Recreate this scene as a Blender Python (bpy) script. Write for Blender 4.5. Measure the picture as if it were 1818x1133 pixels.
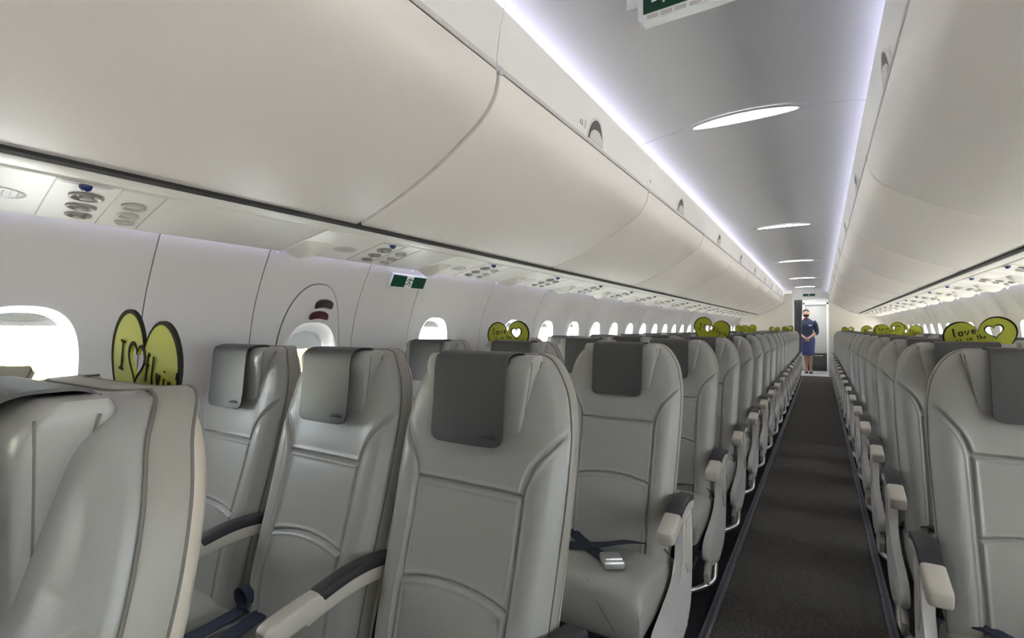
import bpy, bmesh, math, random
import numpy as np
from mathutils import Vector, Matrix
from mathutils.geometry import tessellate_polygon

random.seed(7)
sc = bpy.context.scene
for o in list(bpy.data.objects):
    bpy.data.objects.remove(o)
COL = sc.collection

# ---------------------------------------------------------------- camera
cam_d = bpy.data.cameras.new('camera')
cam_d.sensor_width = 36.0
cam_d.lens = 880.0 / 1818.0 * 36.0
cam_d.clip_start = 0.02
cam_d.clip_end = 2000
cam = bpy.data.objects.new('camera', cam_d)
cam.location = (0, 0, 1.2)
cam.rotation_euler = (math.radians(91.107), 0, math.radians(31.907))
COL.objects.link(cam)
sc.camera = cam

# ---------------------------------------------------------------- world (bright hazy daylight) and exposure
SKY = 26.0
SUN = 130.0
COVE = 8.0
WASH = 10.0
DOWN = 8.0
world = bpy.data.worlds.new('world')
sc.world = world
world.use_nodes = True
wn = world.node_tree
bg = wn.nodes['Background']
bg.inputs['Color'].default_value = (0.86, 0.94, 1.0, 1)
bg.inputs['Strength'].default_value = SKY
sun_d = bpy.data.lights.new('sun', 'SUN')
sun_d.energy = SUN
sun_d.angle = math.radians(1.0)
sun_d.color = (1.0, 0.96, 0.88)
sun = bpy.data.objects.new('sun', sun_d)
sun.rotation_euler = (math.radians(-12), math.radians(24), 0)
sun.location = (40, 0, 60)
COL.objects.link(sun)
sc.view_settings.view_transform = 'Standard'
sc.view_settings.look = 'None'
sc.view_settings.gamma = 1.0
sc.view_settings.use_curve_mapping = False
sc.view_settings.exposure = 0.02
sc.cycles.max_bounces = 10
sc.cycles.diffuse_bounces = 7
sc.cycles.transparent_max_bounces = 12
sc.cycles.sample_clamp_indirect = 25.0
sc.cycles.caustics_reflective = False
sc.cycles.caustics_refractive = False

# ---------------------------------------------------------------- materials
def mat(name, col, rough=0.5, metal=0.0, bump=0.0, bscale=200.0, var=0.0, vscale=3.0, emit=None, estr=0.0, spec=0.5, coat=0.0):
    m = bpy.data.materials.new(name)
    m.use_nodes = True
    nt = m.node_tree
    b = nt.nodes['Principled BSDF']
    b.inputs['Base Color'].default_value = (*col, 1)
    b.inputs['Roughness'].default_value = rough
    b.inputs['Metallic'].default_value = metal
    b.inputs['Specular IOR Level'].default_value = spec
    b.inputs['Coat Weight'].default_value = coat
    tc = nt.nodes.new('ShaderNodeTexCoord')
    if var > 0:
        n = nt.nodes.new('ShaderNodeTexNoise')
        n.inputs['Scale'].default_value = vscale
        n.inputs['Detail'].default_value = 4
        nt.links.new(tc.outputs['Object'], n.inputs['Vector'])
        r = nt.nodes.new('ShaderNodeMix')
        r.data_type = 'RGBA'
        r.inputs[6].default_value = (*[c * (1 - var) for c in col], 1)
        r.inputs[7].default_value = (*[min(1, c * (1 + var)) for c in col], 1)
        nt.links.new(n.outputs['Fac'], r.inputs[0])
        nt.links.new(r.outputs[2], b.inputs['Base Color'])
    if bump > 0:
        n2 = nt.nodes.new('ShaderNodeTexNoise')
        n2.inputs['Scale'].default_value = bscale
        n2.inputs['Detail'].default_value = 3
        nt.links.new(tc.outputs['Object'], n2.inputs['Vector'])
        bp = nt.nodes.new('ShaderNodeBump')
        bp.inputs['Strength'].default_value = bump
        bp.inputs['Distance'].default_value = 0.002
        nt.links.new(n2.outputs['Fac'], bp.inputs['Height'])
        nt.links.new(bp.outputs['Normal'], b.inputs['Normal'])
    if emit:
        b.inputs['Emission Color'].default_value = (*emit, 1)
        b.inputs['Emission Strength'].default_value = estr
    return m

def glass_mat():
    m = bpy.data.materials.new('window_glass')
    m.use_nodes = True
    nt = m.node_tree
    nt.nodes.clear()
    out = nt.nodes.new('ShaderNodeOutputMaterial')
    tr = nt.nodes.new('ShaderNodeBsdfTransparent')
    tr.inputs['Color'].default_value = (0.93, 0.96, 0.96, 1)
    gl = nt.nodes.new('ShaderNodeBsdfGlossy')
    gl.inputs['Roughness'].default_value = 0.05
    mx = nt.nodes.new('ShaderNodeMixShader')
    mx.inputs[0].default_value = 0.06
    nt.links.new(tr.outputs[0], mx.inputs[1])
    nt.links.new(gl.outputs[0], mx.inputs[2])
    nt.links.new(mx.outputs[0], out.inputs['Surface'])
    return m

def carpet_mat(name, c0, c1, scale=350):
    m = bpy.data.materials.new(name)
    m.use_nodes = True
    nt = m.node_tree
    b = nt.nodes['Principled BSDF']
    b.inputs['Roughness'].default_value = 0.95
    b.inputs['Specular IOR Level'].default_value = 0.15
    tc = nt.nodes.new('ShaderNodeTexCoord')
    n = nt.nodes.new('ShaderNodeTexNoise')
    n.inputs['Scale'].default_value = scale
    n.inputs['Detail'].default_value = 2
    nt.links.new(tc.outputs['Object'], n.inputs['Vector'])
    r = nt.nodes.new('ShaderNodeValToRGB')
    r.color_ramp.elements[0].position = 0.4
    r.color_ramp.elements[1].position = 0.68
    r.color_ramp.elements[0].color = (*c0, 1)
    r.color_ramp.elements[1].color = (*c1, 1)
    nt.links.new(n.outputs['Fac'], r.inputs[0])
    nt.links.new(r.outputs[0], b.inputs['Base Color'])
    bp = nt.nodes.new('ShaderNodeBump')
    bp.inputs['Strength'].default_value = 0.6
    bp.inputs['Distance'].default_value = 0.004
    nt.links.new(n.outputs['Fac'], bp.inputs['Height'])
    nt.links.new(bp.outputs['Normal'], b.inputs['Normal'])
    return m

M = {
    'leather': mat('grey_leather', (0.305, 0.303, 0.286), 0.38, bump=0.12, bscale=420, var=0.05, vscale=5),
    'leather_shaded': mat('shaded_grey_leather', (0.285, 0.270, 0.240), 0.45, bump=0.12, bscale=420),  # same grey leather; shade on the seat sides put into a darker tone
    'thread': mat('stitch_thread', (0.16, 0.15, 0.13), 0.8),
    'flap': mat('charcoal_leather', (0.050, 0.050, 0.051), 0.48, bump=0.25, bscale=300, var=0.12, vscale=14),
    'emboss': mat('embossed_mark', (0.03, 0.03, 0.03), 0.55),
    'shell': mat('beige_shell_plastic', (0.52, 0.465, 0.39), 0.45, bump=0.05, bscale=900),
    'armbeige': mat('warm_grey_plastic', (0.47, 0.44, 0.39), 0.42),
    'armpad': mat('dark_arm_pad', (0.028, 0.028, 0.032), 0.5),
    'panelgrey': mat('light_grey_plastic', (0.56, 0.55, 0.55), 0.4),
    'frame': mat('dark_seat_frame', (0.05, 0.05, 0.055), 0.5),
    'metal': mat('brushed_aluminium', (0.62, 0.61, 0.60), 0.28, metal=1.0),
    'belt': mat('navy_webbing', (0.012, 0.017, 0.040), 0.65, bump=0.3, bscale=500),
    'buckle': mat('satin_buckle', (0.68, 0.68, 0.68), 0.3, metal=0.85),
    'bin': mat('bin_cream', (0.80, 0.755, 0.715), 0.42, var=0.015, vscale=2),
    'valance': mat('valance_white', (0.82, 0.80, 0.77), 0.45),
    'rail': mat('rail_grey', (0.60, 0.58, 0.55), 0.4),
    'gap': mat('dark_gap', (0.02, 0.02, 0.02), 0.8),
    'wall': mat('sidewall_white', (0.60, 0.585, 0.58), 0.48),
    'reveal': mat('window_reveal_white', (0.86, 0.86, 0.85), 0.5),
    'seam': mat('panel_seam', (0.12, 0.12, 0.12), 0.7),
    'ceiling': mat('ceiling_white', (0.62, 0.62, 0.635), 0.42),
    'psu': mat('psu_ivory', (0.78, 0.755, 0.70), 0.42),
    'psugrey': mat('psu_grey', (0.42, 0.41, 0.38), 0.4),
    'ventgrey': mat('vent_grey', (0.28, 0.26, 0.24), 0.35),
    'blue': mat('call_button_blue', (0.015, 0.03, 0.14), 0.25),
    'lens': mat('clear_lens', (0.75, 0.74, 0.65), 0.1, spec=0.9),
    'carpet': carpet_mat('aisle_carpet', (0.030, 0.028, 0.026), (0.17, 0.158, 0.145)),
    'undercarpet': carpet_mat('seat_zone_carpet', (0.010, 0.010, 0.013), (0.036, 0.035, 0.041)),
    'strip': mat('track_cover', (0.115, 0.10, 0.135), 0.45, var=0.06, vscale=20),
    'green': mat('sign_green', (0.003, 0.055, 0.030), 0.3),
    'white': mat('sign_white', (0.80, 0.82, 0.82), 0.4),
    'heart': mat('heart_green', (0.30, 0.325, 0.010), 0.55, var=0.06, vscale=8),
    'ink': mat('black_marker', (0.012, 0.012, 0.008), 0.8, spec=0.2),
    'handle_dark': mat('handle_charcoal', (0.035, 0.03, 0.03), 0.4),
    'handle_red': mat('handle_maroon', (0.075, 0.018, 0.028), 0.35),
    'cove': mat('cove_led', (0.8, 0.8, 0.8), 0.5, emit=(0.72, 0.72, 1.0), estr=COVE),
    'wash': mat('wash_led', (0.8, 0.8, 0.8), 0.5, emit=(0.62, 0.62, 1.0), estr=WASH),
    'down': mat('downlight_diffuser', (0.9, 0.9, 0.9), 0.4, emit=(1.0, 0.98, 0.96), estr=DOWN),
    'bulk': mat('bulkhead_cream', (0.78, 0.74, 0.68), 0.5),
    'doorwhite': mat('frame_white', (0.85, 0.86, 0.85), 0.4),
    'curtain': mat('curtain_grey', (0.20, 0.19, 0.22), 0.85),
    'galley': mat('galley_panel', (0.50, 0.51, 0.50), 0.35),
    'galleydark': mat('galley_trolley', (0.06, 0.065, 0.065), 0.35),
    'threshold': mat('threshold_metal', (0.55, 0.58, 0.62), 0.35, metal=0.4),
    'skin': mat('skin', (0.62, 0.36, 0.26), 0.55),
    'navy': mat('uniform_navy', (0.022, 0.032, 0.085), 0.75),
    'navy2': mat('skirt_blue', (0.075, 0.10, 0.27), 0.75),
    'hair': mat('dark_hair', (0.02, 0.013, 0.01), 0.6),
    'mask': mat('face_mask', (0.015, 0.015, 0.025), 0.8),
    'shoe': mat('black_shoe', (0.01, 0.01, 0.01), 0.3),
    'glass': glass_mat(),
    'tarmac': mat('apron_tarmac', (0.50, 0.462, 0.435), 0.9, var=0.1, vscale=0.05),
    'grass': mat('dry_grass', (0.50, 0.45, 0.03), 0.95, var=0.15, vscale=0.05),
    'plane': mat('airframe_white', (0.82, 0.83, 0.84), 0.3),
    'planeblue': mat('airframe_blue', (0.006, 0.010, 0.035), 0.35),
    'metalgrey': mat('wing_grey', (0.62, 0.63, 0.64), 0.35),
}

# ---------------------------------------------------------------- mesh helpers
def obj(name, vf, material=None, parent=None, smooth=True, sharp=40.0, fix=True):
    V, F = vf
    me = bpy.data.meshes.new(name)
    me.from_pydata([tuple(v) for v in V], [], [tuple(f) for f in F])
    if fix:
        bm = bmesh.new()
        bm.from_mesh(me)
        bmesh.ops.recalc_face_normals(bm, faces=bm.faces)
        bm.to_mesh(me)
        bm.free()
    if smooth:
        me.shade_smooth()
        me.set_sharp_from_angle(angle=math.radians(sharp))
    me.update()
    if material is not None:
        me.materials.append(material)
    o = bpy.data.objects.new(name, me)
    COL.objects.link(o)
    if parent is not None:
        o.parent = parent
    return o

def share(name, me, parent, loc=(0, 0, 0)):
    o = bpy.data.objects.new(name, me)
    COL.objects.link(o)
    o.parent = parent
    o.location = loc
    return o

def thing(name, label, cat, loc=(0, 0, 0), rot=(0, 0, 0), group=None):
    o = bpy.data.objects.new(name, None)
    o.empty_display_size = 0.1
    COL.objects.link(o)
    o.location = loc
    o.rotation_euler = rot
    tag(o, label, cat, group)
    return o

def tag(o, label=None, cat=None, group=None, kind=None):
    if label: o['label'] = label
    if cat: o['category'] = cat
    if group: o['group'] = group
    if kind: o['kind'] = kind
    return o

def copy_tree(o, parent=None, skip=()):
    c = o.copy()
    COL.objects.link(c)
    c.parent = parent
    for ch in o.children:
        if ch.name.split('.')[0] in skip:
            continue
        copy_tree(ch, c, skip)
    return c

def join(*vfs):
    V, F = [], []
    for v, f in vfs:
        n = len(V)
        V += list(v)
        F += [tuple(i + n for i in q) for q in f]
    return V, F

def shift(vf, d):
    return [(v[0] + d[0], v[1] + d[1], v[2] + d[2]) for v in vf[0]], vf[1]

def xform(vf, m):
    return [tuple(m @ Vector(v)) for v in vf[0]], vf[1]

def grid(rows, close_u=False):
    """rows: list of equal-length point lists"""
    V = [p for r in rows for p in r]
    n = len(rows[0])
    F = []
    for i in range(len(rows) - 1):
        for j in range(n if close_u else n - 1):
            k = (j + 1) % n
            F.append((i * n + j, i * n + k, (i + 1) * n + k, (i + 1) * n + j))
    return V, F

def loft(rings, cap0=True, cap1=True):
    V, F = grid(rings, True)
    n = len(rings[0])
    if cap0:
        F.append(tuple(range(n))[::-1])
    if cap1:
        b = (len(rings) - 1) * n
        F.append(tuple(range(b, b + n)))
    return V, F

def rbox(c, s, bev=0.005, seg=2):
    bm = bmesh.new()
    bmesh.ops.create_cube(bm, size=1.0)
    for v in bm.verts:
        v.co = Vector((v.co.x * s[0] + c[0], v.co.y * s[1] + c[1], v.co.z * s[2] + c[2]))
    if bev > 0:
        bmesh.ops.bevel(bm, geom=list(bm.edges), offset=bev, segments=seg, affect='EDGES', profile=0.5)
    bm.verts.ensure_lookup_table()
    V = [tuple(v.co) for v in bm.verts]
    F = [tuple(v.index for v in f.verts) for f in bm.faces]
    bm.free()
    return V, F

def tube(path, r, n=8, cap=True, closed=False):
    P = [Vector(p) for p in path]
    rings = []
    up = None
    N = len(P)
    for i, p in enumerate(P):
        if closed:
            t = (P[(i + 1) % N] - P[(i - 1) % N])
        else:
            t = (P[min(i + 1, N - 1)] - P[max(i - 1, 0)])
        if t.length < 1e-9:
            t = Vector((0, 0, 1))
        t.normalize()
        if up is None:
            up = t.orthogonal().normalized()
        up = (up - t * up.dot(t))
        if up.length < 1e-6:
            up = t.orthogonal()
        up.normalize()
        s = t.cross(up)
        rr = r[i] if isinstance(r, (list, tuple)) else r
        rings.append([tuple(p + (up * math.cos(a) + s * math.sin(a)) * rr) for a in [2 * math.pi * k / n for k in range(n)]])
    if closed:
        rings.append(rings[0])
        return loft(rings, False, False)
    return loft(rings, cap, cap)

def smooth_path(pts, per=6):
    """Catmull-Rom through points"""
    P = [Vector(p) for p in pts]
    out = []
    for i in range(len(P) - 1):
        p0 = P[max(i - 1, 0)]; p1 = P[i]; p2 = P[i + 1]; p3 = P[min(i + 2, len(P) - 1)]
        for k in range(per):
            t = k / per
            out.append(0.5 * ((2 * p1) + (p2 - p0) * t + (2 * p0 - 5 * p1 + 4 * p2 - p3) * t * t + (3 * p1 - p0 - 3 * p2 + p3) * t ** 3))
    out.append(P[-1])
    return [tuple(v) for v in out]

def ribbon(path, wdir, w, th):
    """flat strap along path; wdir width direction"""
    rings = []
    N = len(path)
    for i in range(N):
        p = Vector(path[i])
        t = (Vector(path[min(i + 1, N - 1)]) - Vector(path[max(i - 1, 0)])).normalized()
        d = Vector(wdir[i] if isinstance(wdir, list) else wdir)
        d = (d - t * d.dot(t)).normalized()
        nn = t.cross(d)
        rings.append([tuple(p + d * (w / 2) * a + nn * (th / 2) * b) for a, b in ((-1, -1), (1, -1), (1, 1), (-1, 1))])
    return loft(rings)

def prism(poly, x0, x1, axis='x', bev=0.0):
    """poly 2D extruded along axis; for axis x poly=(y,z); axis y poly=(x,z); axis z poly=(x,y)"""
    bm = bmesh.new()
    def P(a, b, c):
        return {'x': (c, a, b), 'y': (a, c, b), 'z': (a, b, c)}[axis]
    v0 = [bm.verts.new(P(a, b, x0)) for a, b in poly]
    v1 = [bm.verts.new(P(a, b, x1)) for a, b in poly]
    n = len(poly)
    f0 = bm.faces.new(v0[::-1]); f1 = bm.faces.new(v1)
    for i in range(n):
        bm.faces.new((v0[i], v0[(i + 1) % n], v1[(i + 1) % n], v1[i]))
    if bev > 0:
        es = set(f0.edges) | set(f1.edges)
        bmesh.ops.bevel(bm, geom=list(es), offset=bev, segments=2, affect='EDGES', profile=0.5)
    bm.verts.index_update()
    V = [tuple(v.co) for v in bm.verts]
    F = [tuple(v.index for v in f.verts) for f in bm.faces]
    bm.free()
    return V, F

def sell(n, a, b, e=2.6, c=(0, 0)):
    out = []
    for k in range(n):
        t = 2 * math.pi * k / n
        ct, st = math.cos(t), math.sin(t)
        out.append((c[0] + a * math.copysign(abs(ct) ** (2 / e), ct), c[1] + b * math.copysign(abs(st) ** (2 / e), st)))
    return out

def interp(tab, z):
    xs = [t[0] for t in tab]
    ys = [t[1] for t in tab]
    return float(np.interp(z, xs, ys))

def smtab(pts, per=8):
    return [(p[0], p[1]) for p in smooth_path([(a, b, 0) for a, b in pts], per)]

def holed_plate(outer, holes, th):
    """2D polygon with holes, extruded in y by th (front at y=0 towards -y); points (x,z)"""
    loops = [outer] + holes
    tris = tessellate_polygon([[Vector((a, b, 0)) for a, b in l] for l in loops])
    flat = [p for l in loops for p in l]
    n = len(flat)
    V = [(a, 0.0, b) for a, b in flat] + [(a, th, b) for a, b in flat]
    F = [tuple(t) for t in tris] + [tuple(i + n for i in t)[::-1] for t in tris]
    k = 0
    for l in loops:
        m = len(l)
        for i in range(m):
            F.append((k + i, k + (i + 1) % m, n + k + (i + 1) % m, n + k + i))
        k += m
    return V, F

# ================================================================ cabin constants
XC = -0.31            # cabin centre line (camera stands in the aisle at x = 0)
Y0, Y1 = -2.6, 14.70  # cabin front, aft bulkhead
PITCH = 0.765
ROWS = [0.200, 0.985] + [1.932 + PITCH * k for k in range(17)]
WALL = smtab([(-0.05, 1.47), (0.0, 1.49), (0.3, 1.575), (0.6, 1.625), (0.9, 1.645), (1.1, 1.635), (1.3, 1.590), (1.5, 1.492), (1.62, 1.41)], 6)

def HW(z):
    return interp(WALL, z)

# ================================================================ floor
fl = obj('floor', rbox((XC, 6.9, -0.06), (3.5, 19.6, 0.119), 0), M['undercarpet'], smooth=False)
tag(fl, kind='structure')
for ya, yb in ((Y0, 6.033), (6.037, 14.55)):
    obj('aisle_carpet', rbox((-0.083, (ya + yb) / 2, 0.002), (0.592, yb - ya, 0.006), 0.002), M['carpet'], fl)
cover_me = None
for i, x in enumerate((-0.396, 0.230)):
    t = obj('trim_%d' % (i + 1), rbox((x, 6.0, 0.0125), (0.012, 16.8, 0.002), 0), M['frame'], smooth=False)
    tag(t, kind='structure')
    for k in range(22):
        if cover_me is None:
            cover_me = obj('track_cover', rbox((0, 0, 0.006), (0.034, 0.762, 0.012), 0.003, 1), M['strip'], t)
            cover_me.location = (x, Y0 + 0.3825, 0)
        else:
            share('track_cover', cover_me.data, t, (x, Y0 + 0.3825 + k * 0.765, 0))

# ================================================================ side walls
NW = 72
WIN_A, WIN_B, WIN_Z = 0.128, 0.190, 1.075
DISH = lambda y, z, cy, cz: 0.024 * max(0.0, 1 - ((y - cy) / 0.215) ** 2 - ((z - cz - 0.05) / 0.34) ** 2) ** 0.8

def cell(s, y0, y1, cy, cz, a, b, dish=True, lip=True, zlo=0.0, zhi=1.60):
    ring0 = sell(NW, a, b, 2.7)
    # directions to rectangle, with corner snapping
    outer = []
    for k in range(NW):
        t = 2 * math.pi * k / NW
        dx, dz = math.cos(t), math.sin(t)
        f = min([((y1 - cy) / dx if dx > 1e-9 else (y0 - cy) / dx if dx < -1e-9 else 1e9),
                 ((zhi - cz) / dz if dz > 1e-9 else (zlo - cz) / dz if dz < -1e-9 else 1e9)])
        outer.append([cy + dx * f, cz + dz * f])
    for c in ((y0, zlo), (y0, zhi), (y1, zlo), (y1, zhi)):
        j = min(range(NW), key=lambda k: (outer[k][0] - c[0]) ** 2 + (outer[k][1] - c[1]) ** 2)
        outer[j] = list(c)
    rows = []
    K = 16
    for q in range(K + 1):
        f = (q / K) ** 1.25
        row = []
        for k in range(NW):
            y = (cy + ring0[k][0]) * (1 - f) + outer[k][0] * f
            z = (cz + ring0[k][1]) * (1 - f) + outer[k][1] * f
            d = DISH(y, z, cy, cz) if dish else 0.0
            row.append((XC + s * (HW(z) + d), y, z))
        rows.append(row)
    if lip:
        rows.append([(p[0] + s * 0.0125, p[1] + (0.0006 if p[1] < cy else -0.0006), p[2]) for p in rows[-1]])
    return grid(rows, True)

def window(idx, s, cy, cz=WIN_Z, a=WIN_A, b=WIN_B, depth0=None, dish=True, deep=0.055):
    ring = sell(NW, 1, 1, 2.7)
    def pt(sc_, d, k):
        y = cy + ring[k][0] * a * sc_
        z = cz + ring[k][1] * b * (1 - (1 - sc_) * 0.8)
        base = HW(cz + ring[k][1] * b) + (DISH(cy + ring[k][0] * a, cz + ring[k][1] * b, cy, cz) if dish else 0.0)
        return (XC + s * (base + d), y, z)
    rows = [[pt(sc_, d, k) for k in range(NW)] for sc_, d in ((1.0, -0.001), (0.985, 0.006), (0.95, 0.02), (0.91, 0.04), (0.89, deep))]
    # flat ring frame and outer tunnel
    w = obj('window_%d' % idx, grid(rows, True), M['reveal'])
    tag(w, kind='structure')
    prow = [pt(0.90, deep - 0.004, k) for k in range(NW)]
    V = prow + [(sum(p[0] for p in prow) / NW, cy, cz)]
    obj('window_pane', (V, [(k, (k + 1) % NW, NW) for k in range(NW)]), M['glass'], w)
    # outer scratch pane frame (second ring beyond the pane)
    tun = [[pt(sc_, d, k) for k in range(NW)] for sc_, d in ((0.90, deep), (0.84, deep + 0.012), (0.82, deep + 0.05), (0.88, deep + 0.10))]
    obj('outer_frame', grid(tun, True), M['reveal'], w)
    # lowered edge of the pull-down shade with its finger grip
    zt = cz + b * 0.905
    zl = cz + b * 0.70
    rr = sell(NW, a * 0.885, b * 0.905, 2.7)
    top = [p for p in rr if p[1] >= zl - cz - 1e-6]
    top.sort(key=lambda p: -p[0])
    xo = XC + s * (HW(zl) + 0.024 + deep - 0.018)
    poly = [(cy + p[0], cz + p[1]) for p in top]
    V = [(xo, p[0], p[1]) for p in poly] + [(xo + s * 0.005, p[0], p[1]) for p in poly]
    n = len(poly)
    F = [tuple(range(n)), tuple(range(n, 2 * n))[::-1]] + [(i, (i + 1) % n, n + (i + 1) % n, n + i) for i in range(n)]
    sh = obj('window_shade', (V, F), M['panelgrey'], w)
    grip = [(xo - s * 0.004, cy + 0.045 * math.cos(t), zt - 0.016 + 0.008 * math.sin(t)) for t in [2 * math.pi * k / 20 for k in range(20)]]
    obj('shade_grip', (grip + [(xo - s * 0.001, p[1], p[2]) for p in grip], [tuple(range(20))] + [(i, (i + 1) % 20, 20 + (i + 1) % 20, 20 + i) for i in range(20)]), M['psugrey'], sh)
    return w

wallL = obj('wall_left', grid([[(XC - HW(z) - 0.012, y, z) for z in np.linspace(1.52, 1.66, 6)] for y in (Y0, Y1 + 2)]), M['wall'])
tag(wallL, kind='structure')
wallR = obj('wall_right', grid([[(XC + HW(z) + 0.012, y, z) for z in np.linspace(1.52, 1.66, 6)] for y in (Y0, Y1 + 2)]), M['wall'])
tag(wallR, kind='structure')
EXIT_Y = 1.415
widx = 1
EDG = 3.41
left_panels = [(-0.58, 0.750, [(0.470,), (-0.08,)]), (0.750, 1.127, []), (1.127, 1.634, [('exit',)]), (1.634, 2.015, []),
               (2.015, 2.690, [(2.255,)]), (2.690, 3.410, [(3.13,)])]
left_panels.insert(0, (-1.64, -0.58, [(-0.61 - 0.23,), (-1.37,)]))
left_panels.insert(0, (Y0, -1.64, [(-1.90,), (-2.38,)]))
k = 0
while EDG + 1.06 * k < 14.6:
    a0 = EDG + 1.06 * k
    left_panels.append((a0, min(a0 + 1.06, Y1 + 0.02), [(a0 + 0.265,), (a0 + 0.795,)]))
    k += 1
right_panels = []
k = -6
while EDG + 1.06 * k < 14.6:
    a0 = EDG + 1.06 * k
    right_panels.append((max(a0, Y0), min(a0 + 1.06, Y1 + 0.02), [(a0 + 0.265,), (a0 + 0.795,)]))
    k += 1

def solid_cell(s, y0, y1, zlo=0.0, zhi=1.60):
    rows = []
    for y, d in ((y0 + 0.002, 0.008), (y0 + 0.002, 0.0), ((y0 + y1) / 2, 0.0), (y1 - 0.002, 0.0), (y1 - 0.002, 0.008)):
        rows.append([(XC + s * (HW(z) + d), y, z) for z in np.linspace(zlo, zhi, 36)])
    return grid(rows)

for s, panels, wall in ((-1, left_panels, wallL), (1, right_panels, wallR)):
    for (y0, y1, wins) in panels:
        g = 0.002
        parts = []
        ws = sorted([w for w in wins if w[0] == 'exit' or y0 + 0.14 < w[0] < y1 - 0.14], key=lambda w: 0 if w[0] == 'exit' else w[0])
        if not ws:
            parts.append(solid_cell(s, y0, y1))
        elif ws[0][0] == 'exit':
            parts.append(cell(s, y0 + g, y1 - g, EXIT_Y, 1.045, 0.137, 0.185, dish=False))
        else:
            bounds = [y0 + g] + [(ws[i][0] + ws[i + 1][0]) / 2 for i in range(len(ws) - 1)] + [y1 - g]
            for yb in bounds[1:-1]:
                obj('leak_blocker', grid([[(XC + s * (HW(z) + 0.004), y, z) for z in np.linspace(0.0, 1.6, 30)] for y in (yb - 0.045, yb + 0.045)]), M['wall'], wall)  # added strip blocking light that leaks between window cells
            for i, w in enumerate(ws):
                parts.append(cell(s, bounds[i], bounds[i + 1], w[0], WIN_Z, WIN_A, WIN_B, lip=True))
                if y0 > -0.7 or (s > 0 and y0 > 0):
                    window(widx, s, w[0]); widx += 1
                else:
                    window(widx, s, w[0]); widx += 1
        obj('sidewall_panel', join(*parts), M['wall'], wall)
        obj('leak_blocker', grid([[(XC + s * (HW(z) + 0.0105), y, z) for z in np.linspace(0.0, 1.6, 30)] for y in (y1 - 0.06, y1 + 0.06)]), M['seam'], wall)  # unseen strip added behind the seam to stop outside light leaking in
        # seam strip behind the joint at the aft edge
        obj('panel_joint', grid([[(XC + s * (HW(z) + d_), y, z) for z in np.linspace(0.0, 1.6, 30)] for y, d_ in ((y1 - 0.03, 0.004), (y1 - 0.0035, 0.004), (y1 - 0.003, 0.008), (y1 + 0.003, 0.008), (y1 + 0.0035, 0.004), (y1 + 0.03, 0.004))]), M['seam'], wall)

# over-wing exit hatch in the left wall
def hatch():
    cy, cz = 1.400, 1.00
    ah, bh = 0.163, 0.392
    n = 96
    out, inn = [], []
    for k in range(n):
        t = 2 * math.pi * k / n
        out.append((cy + ah * math.copysign(abs(math.cos(t)) ** 0.82, math.cos(t)), cz + bh * math.copysign(abs(math.sin(t)) ** 0.95, math.sin(t))))
        inn.append((EXIT_Y - 0.003 + 0.130 * math.copysign(abs(math.cos(t)) ** 0.74, math.cos(t)), 1.045 + 0.182 * math.copysign(abs(math.sin(t)) ** 0.74, math.sin(t))))
    rows = []
    X = lambda z, d: XC - HW(z) + d
    rows.append([(X(p[1], -0.002), p[0], p[1]) for p in out])
    for f, d in ((0.0, 0.005), (0.25, 0.007), (0.5, 0.007), (0.75, 0.006), (1.0, 0.002)):
        rows.append([(X(o_[1] * (1 - f) + i_[1] * f, d), o_[0] * (1 - f) + i_[0] * f, o_[1] * (1 - f) + i_[1] * f) for o_, i_ in zip(out, inn)])
    # deep reveal
    for sc_, d in ((0.97, -0.012), (0.90, -0.03), (0.80, -0.045), (0.78, -0.075)):
        rows.append([(X(p[1], d), EXIT_Y + (p[0] - EXIT_Y) * sc_, 1.045 + (p[1] - 1.045) * sc_) for p in inn])
    dr = obj('door_1', grid(rows, True), M['wall'])
    tag(dr, kind='structure')
    obj('hatch_gap', tube([(X(p[1], 0.002), p[0] + (p[0] - cy) * 0.012, p[1] + (p[1] - cz) * 0.006) for p in out], 0.0028, 6, closed=True), M['seam'], dr)
    for m_, nm, ya, yb, za, zb in ((M['handle_dark'], 'hatch_handle', 1.391, 1.484, 1.293, 1.331), (M['handle_red'], 'hatch_handle', 1.374, 1.472, 1.244, 1.279)):
        yc, zc = (ya + yb) / 2, (za + zb) / 2
        hw, hh = (yb - ya) / 2, (zb - za) / 2
        rings = []
        for sc_, d in ((1.0, 0.004), (1.0, 0.012), (0.93, 0.015), (0.5, 0.011), (0.1, 0.010)):
            rings.append([(X(zc + q[1] * sc_, d), yc + q[0] * sc_, zc + q[1] * sc_ - 0.25 * abs(q[0]) ** 2 / hw) for q in sell(36, hw, hh, 4)])
        h = obj(nm, loft(rings, True, True), m_, dr)
        obj('handle_rim', tube([(X(zc + q[1], 0.009), yc + q[0] * 1.06, zc + q[1] * 1.1 - 0.25 * abs(q[0]) ** 2 / hw) for q in sell(36, hw, hh, 4)], 0.0022, 5, closed=True), M['wall'], h)
    pr = [(X(p[1], -0.055), EXIT_Y + (p[0] - EXIT_Y) * 0.80, 1.045 + (p[1] - 1.045) * 0.80) for p in inn]
    obj('window_pane', (pr + [(sum(p[0] for p in pr) / n, EXIT_Y, 1.045)], [(k, (k + 1) % n, n) for k in range(n)]), M['glass'], dr)
    obj('outer_frame', grid([[(X(p[1], d), EXIT_Y + (p[0] - EXIT_Y) * sc_, 1.045 + (p[1] - 1.045) * sc_) for p in inn] for sc_, d in ((0.78, -0.075), (0.74, -0.085), (0.74, -0.14))], True), M['reveal'], dr)
    # rectangular shade half drawn inside the hatch window
    zc = 1.20
    obj('window_shade', rbox((X(1.12, -0.062), EXIT_Y, 1.145), (0.004, 0.19, 0.075), 0.002, 1), M['reveal'], dr)
hatch()

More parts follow.
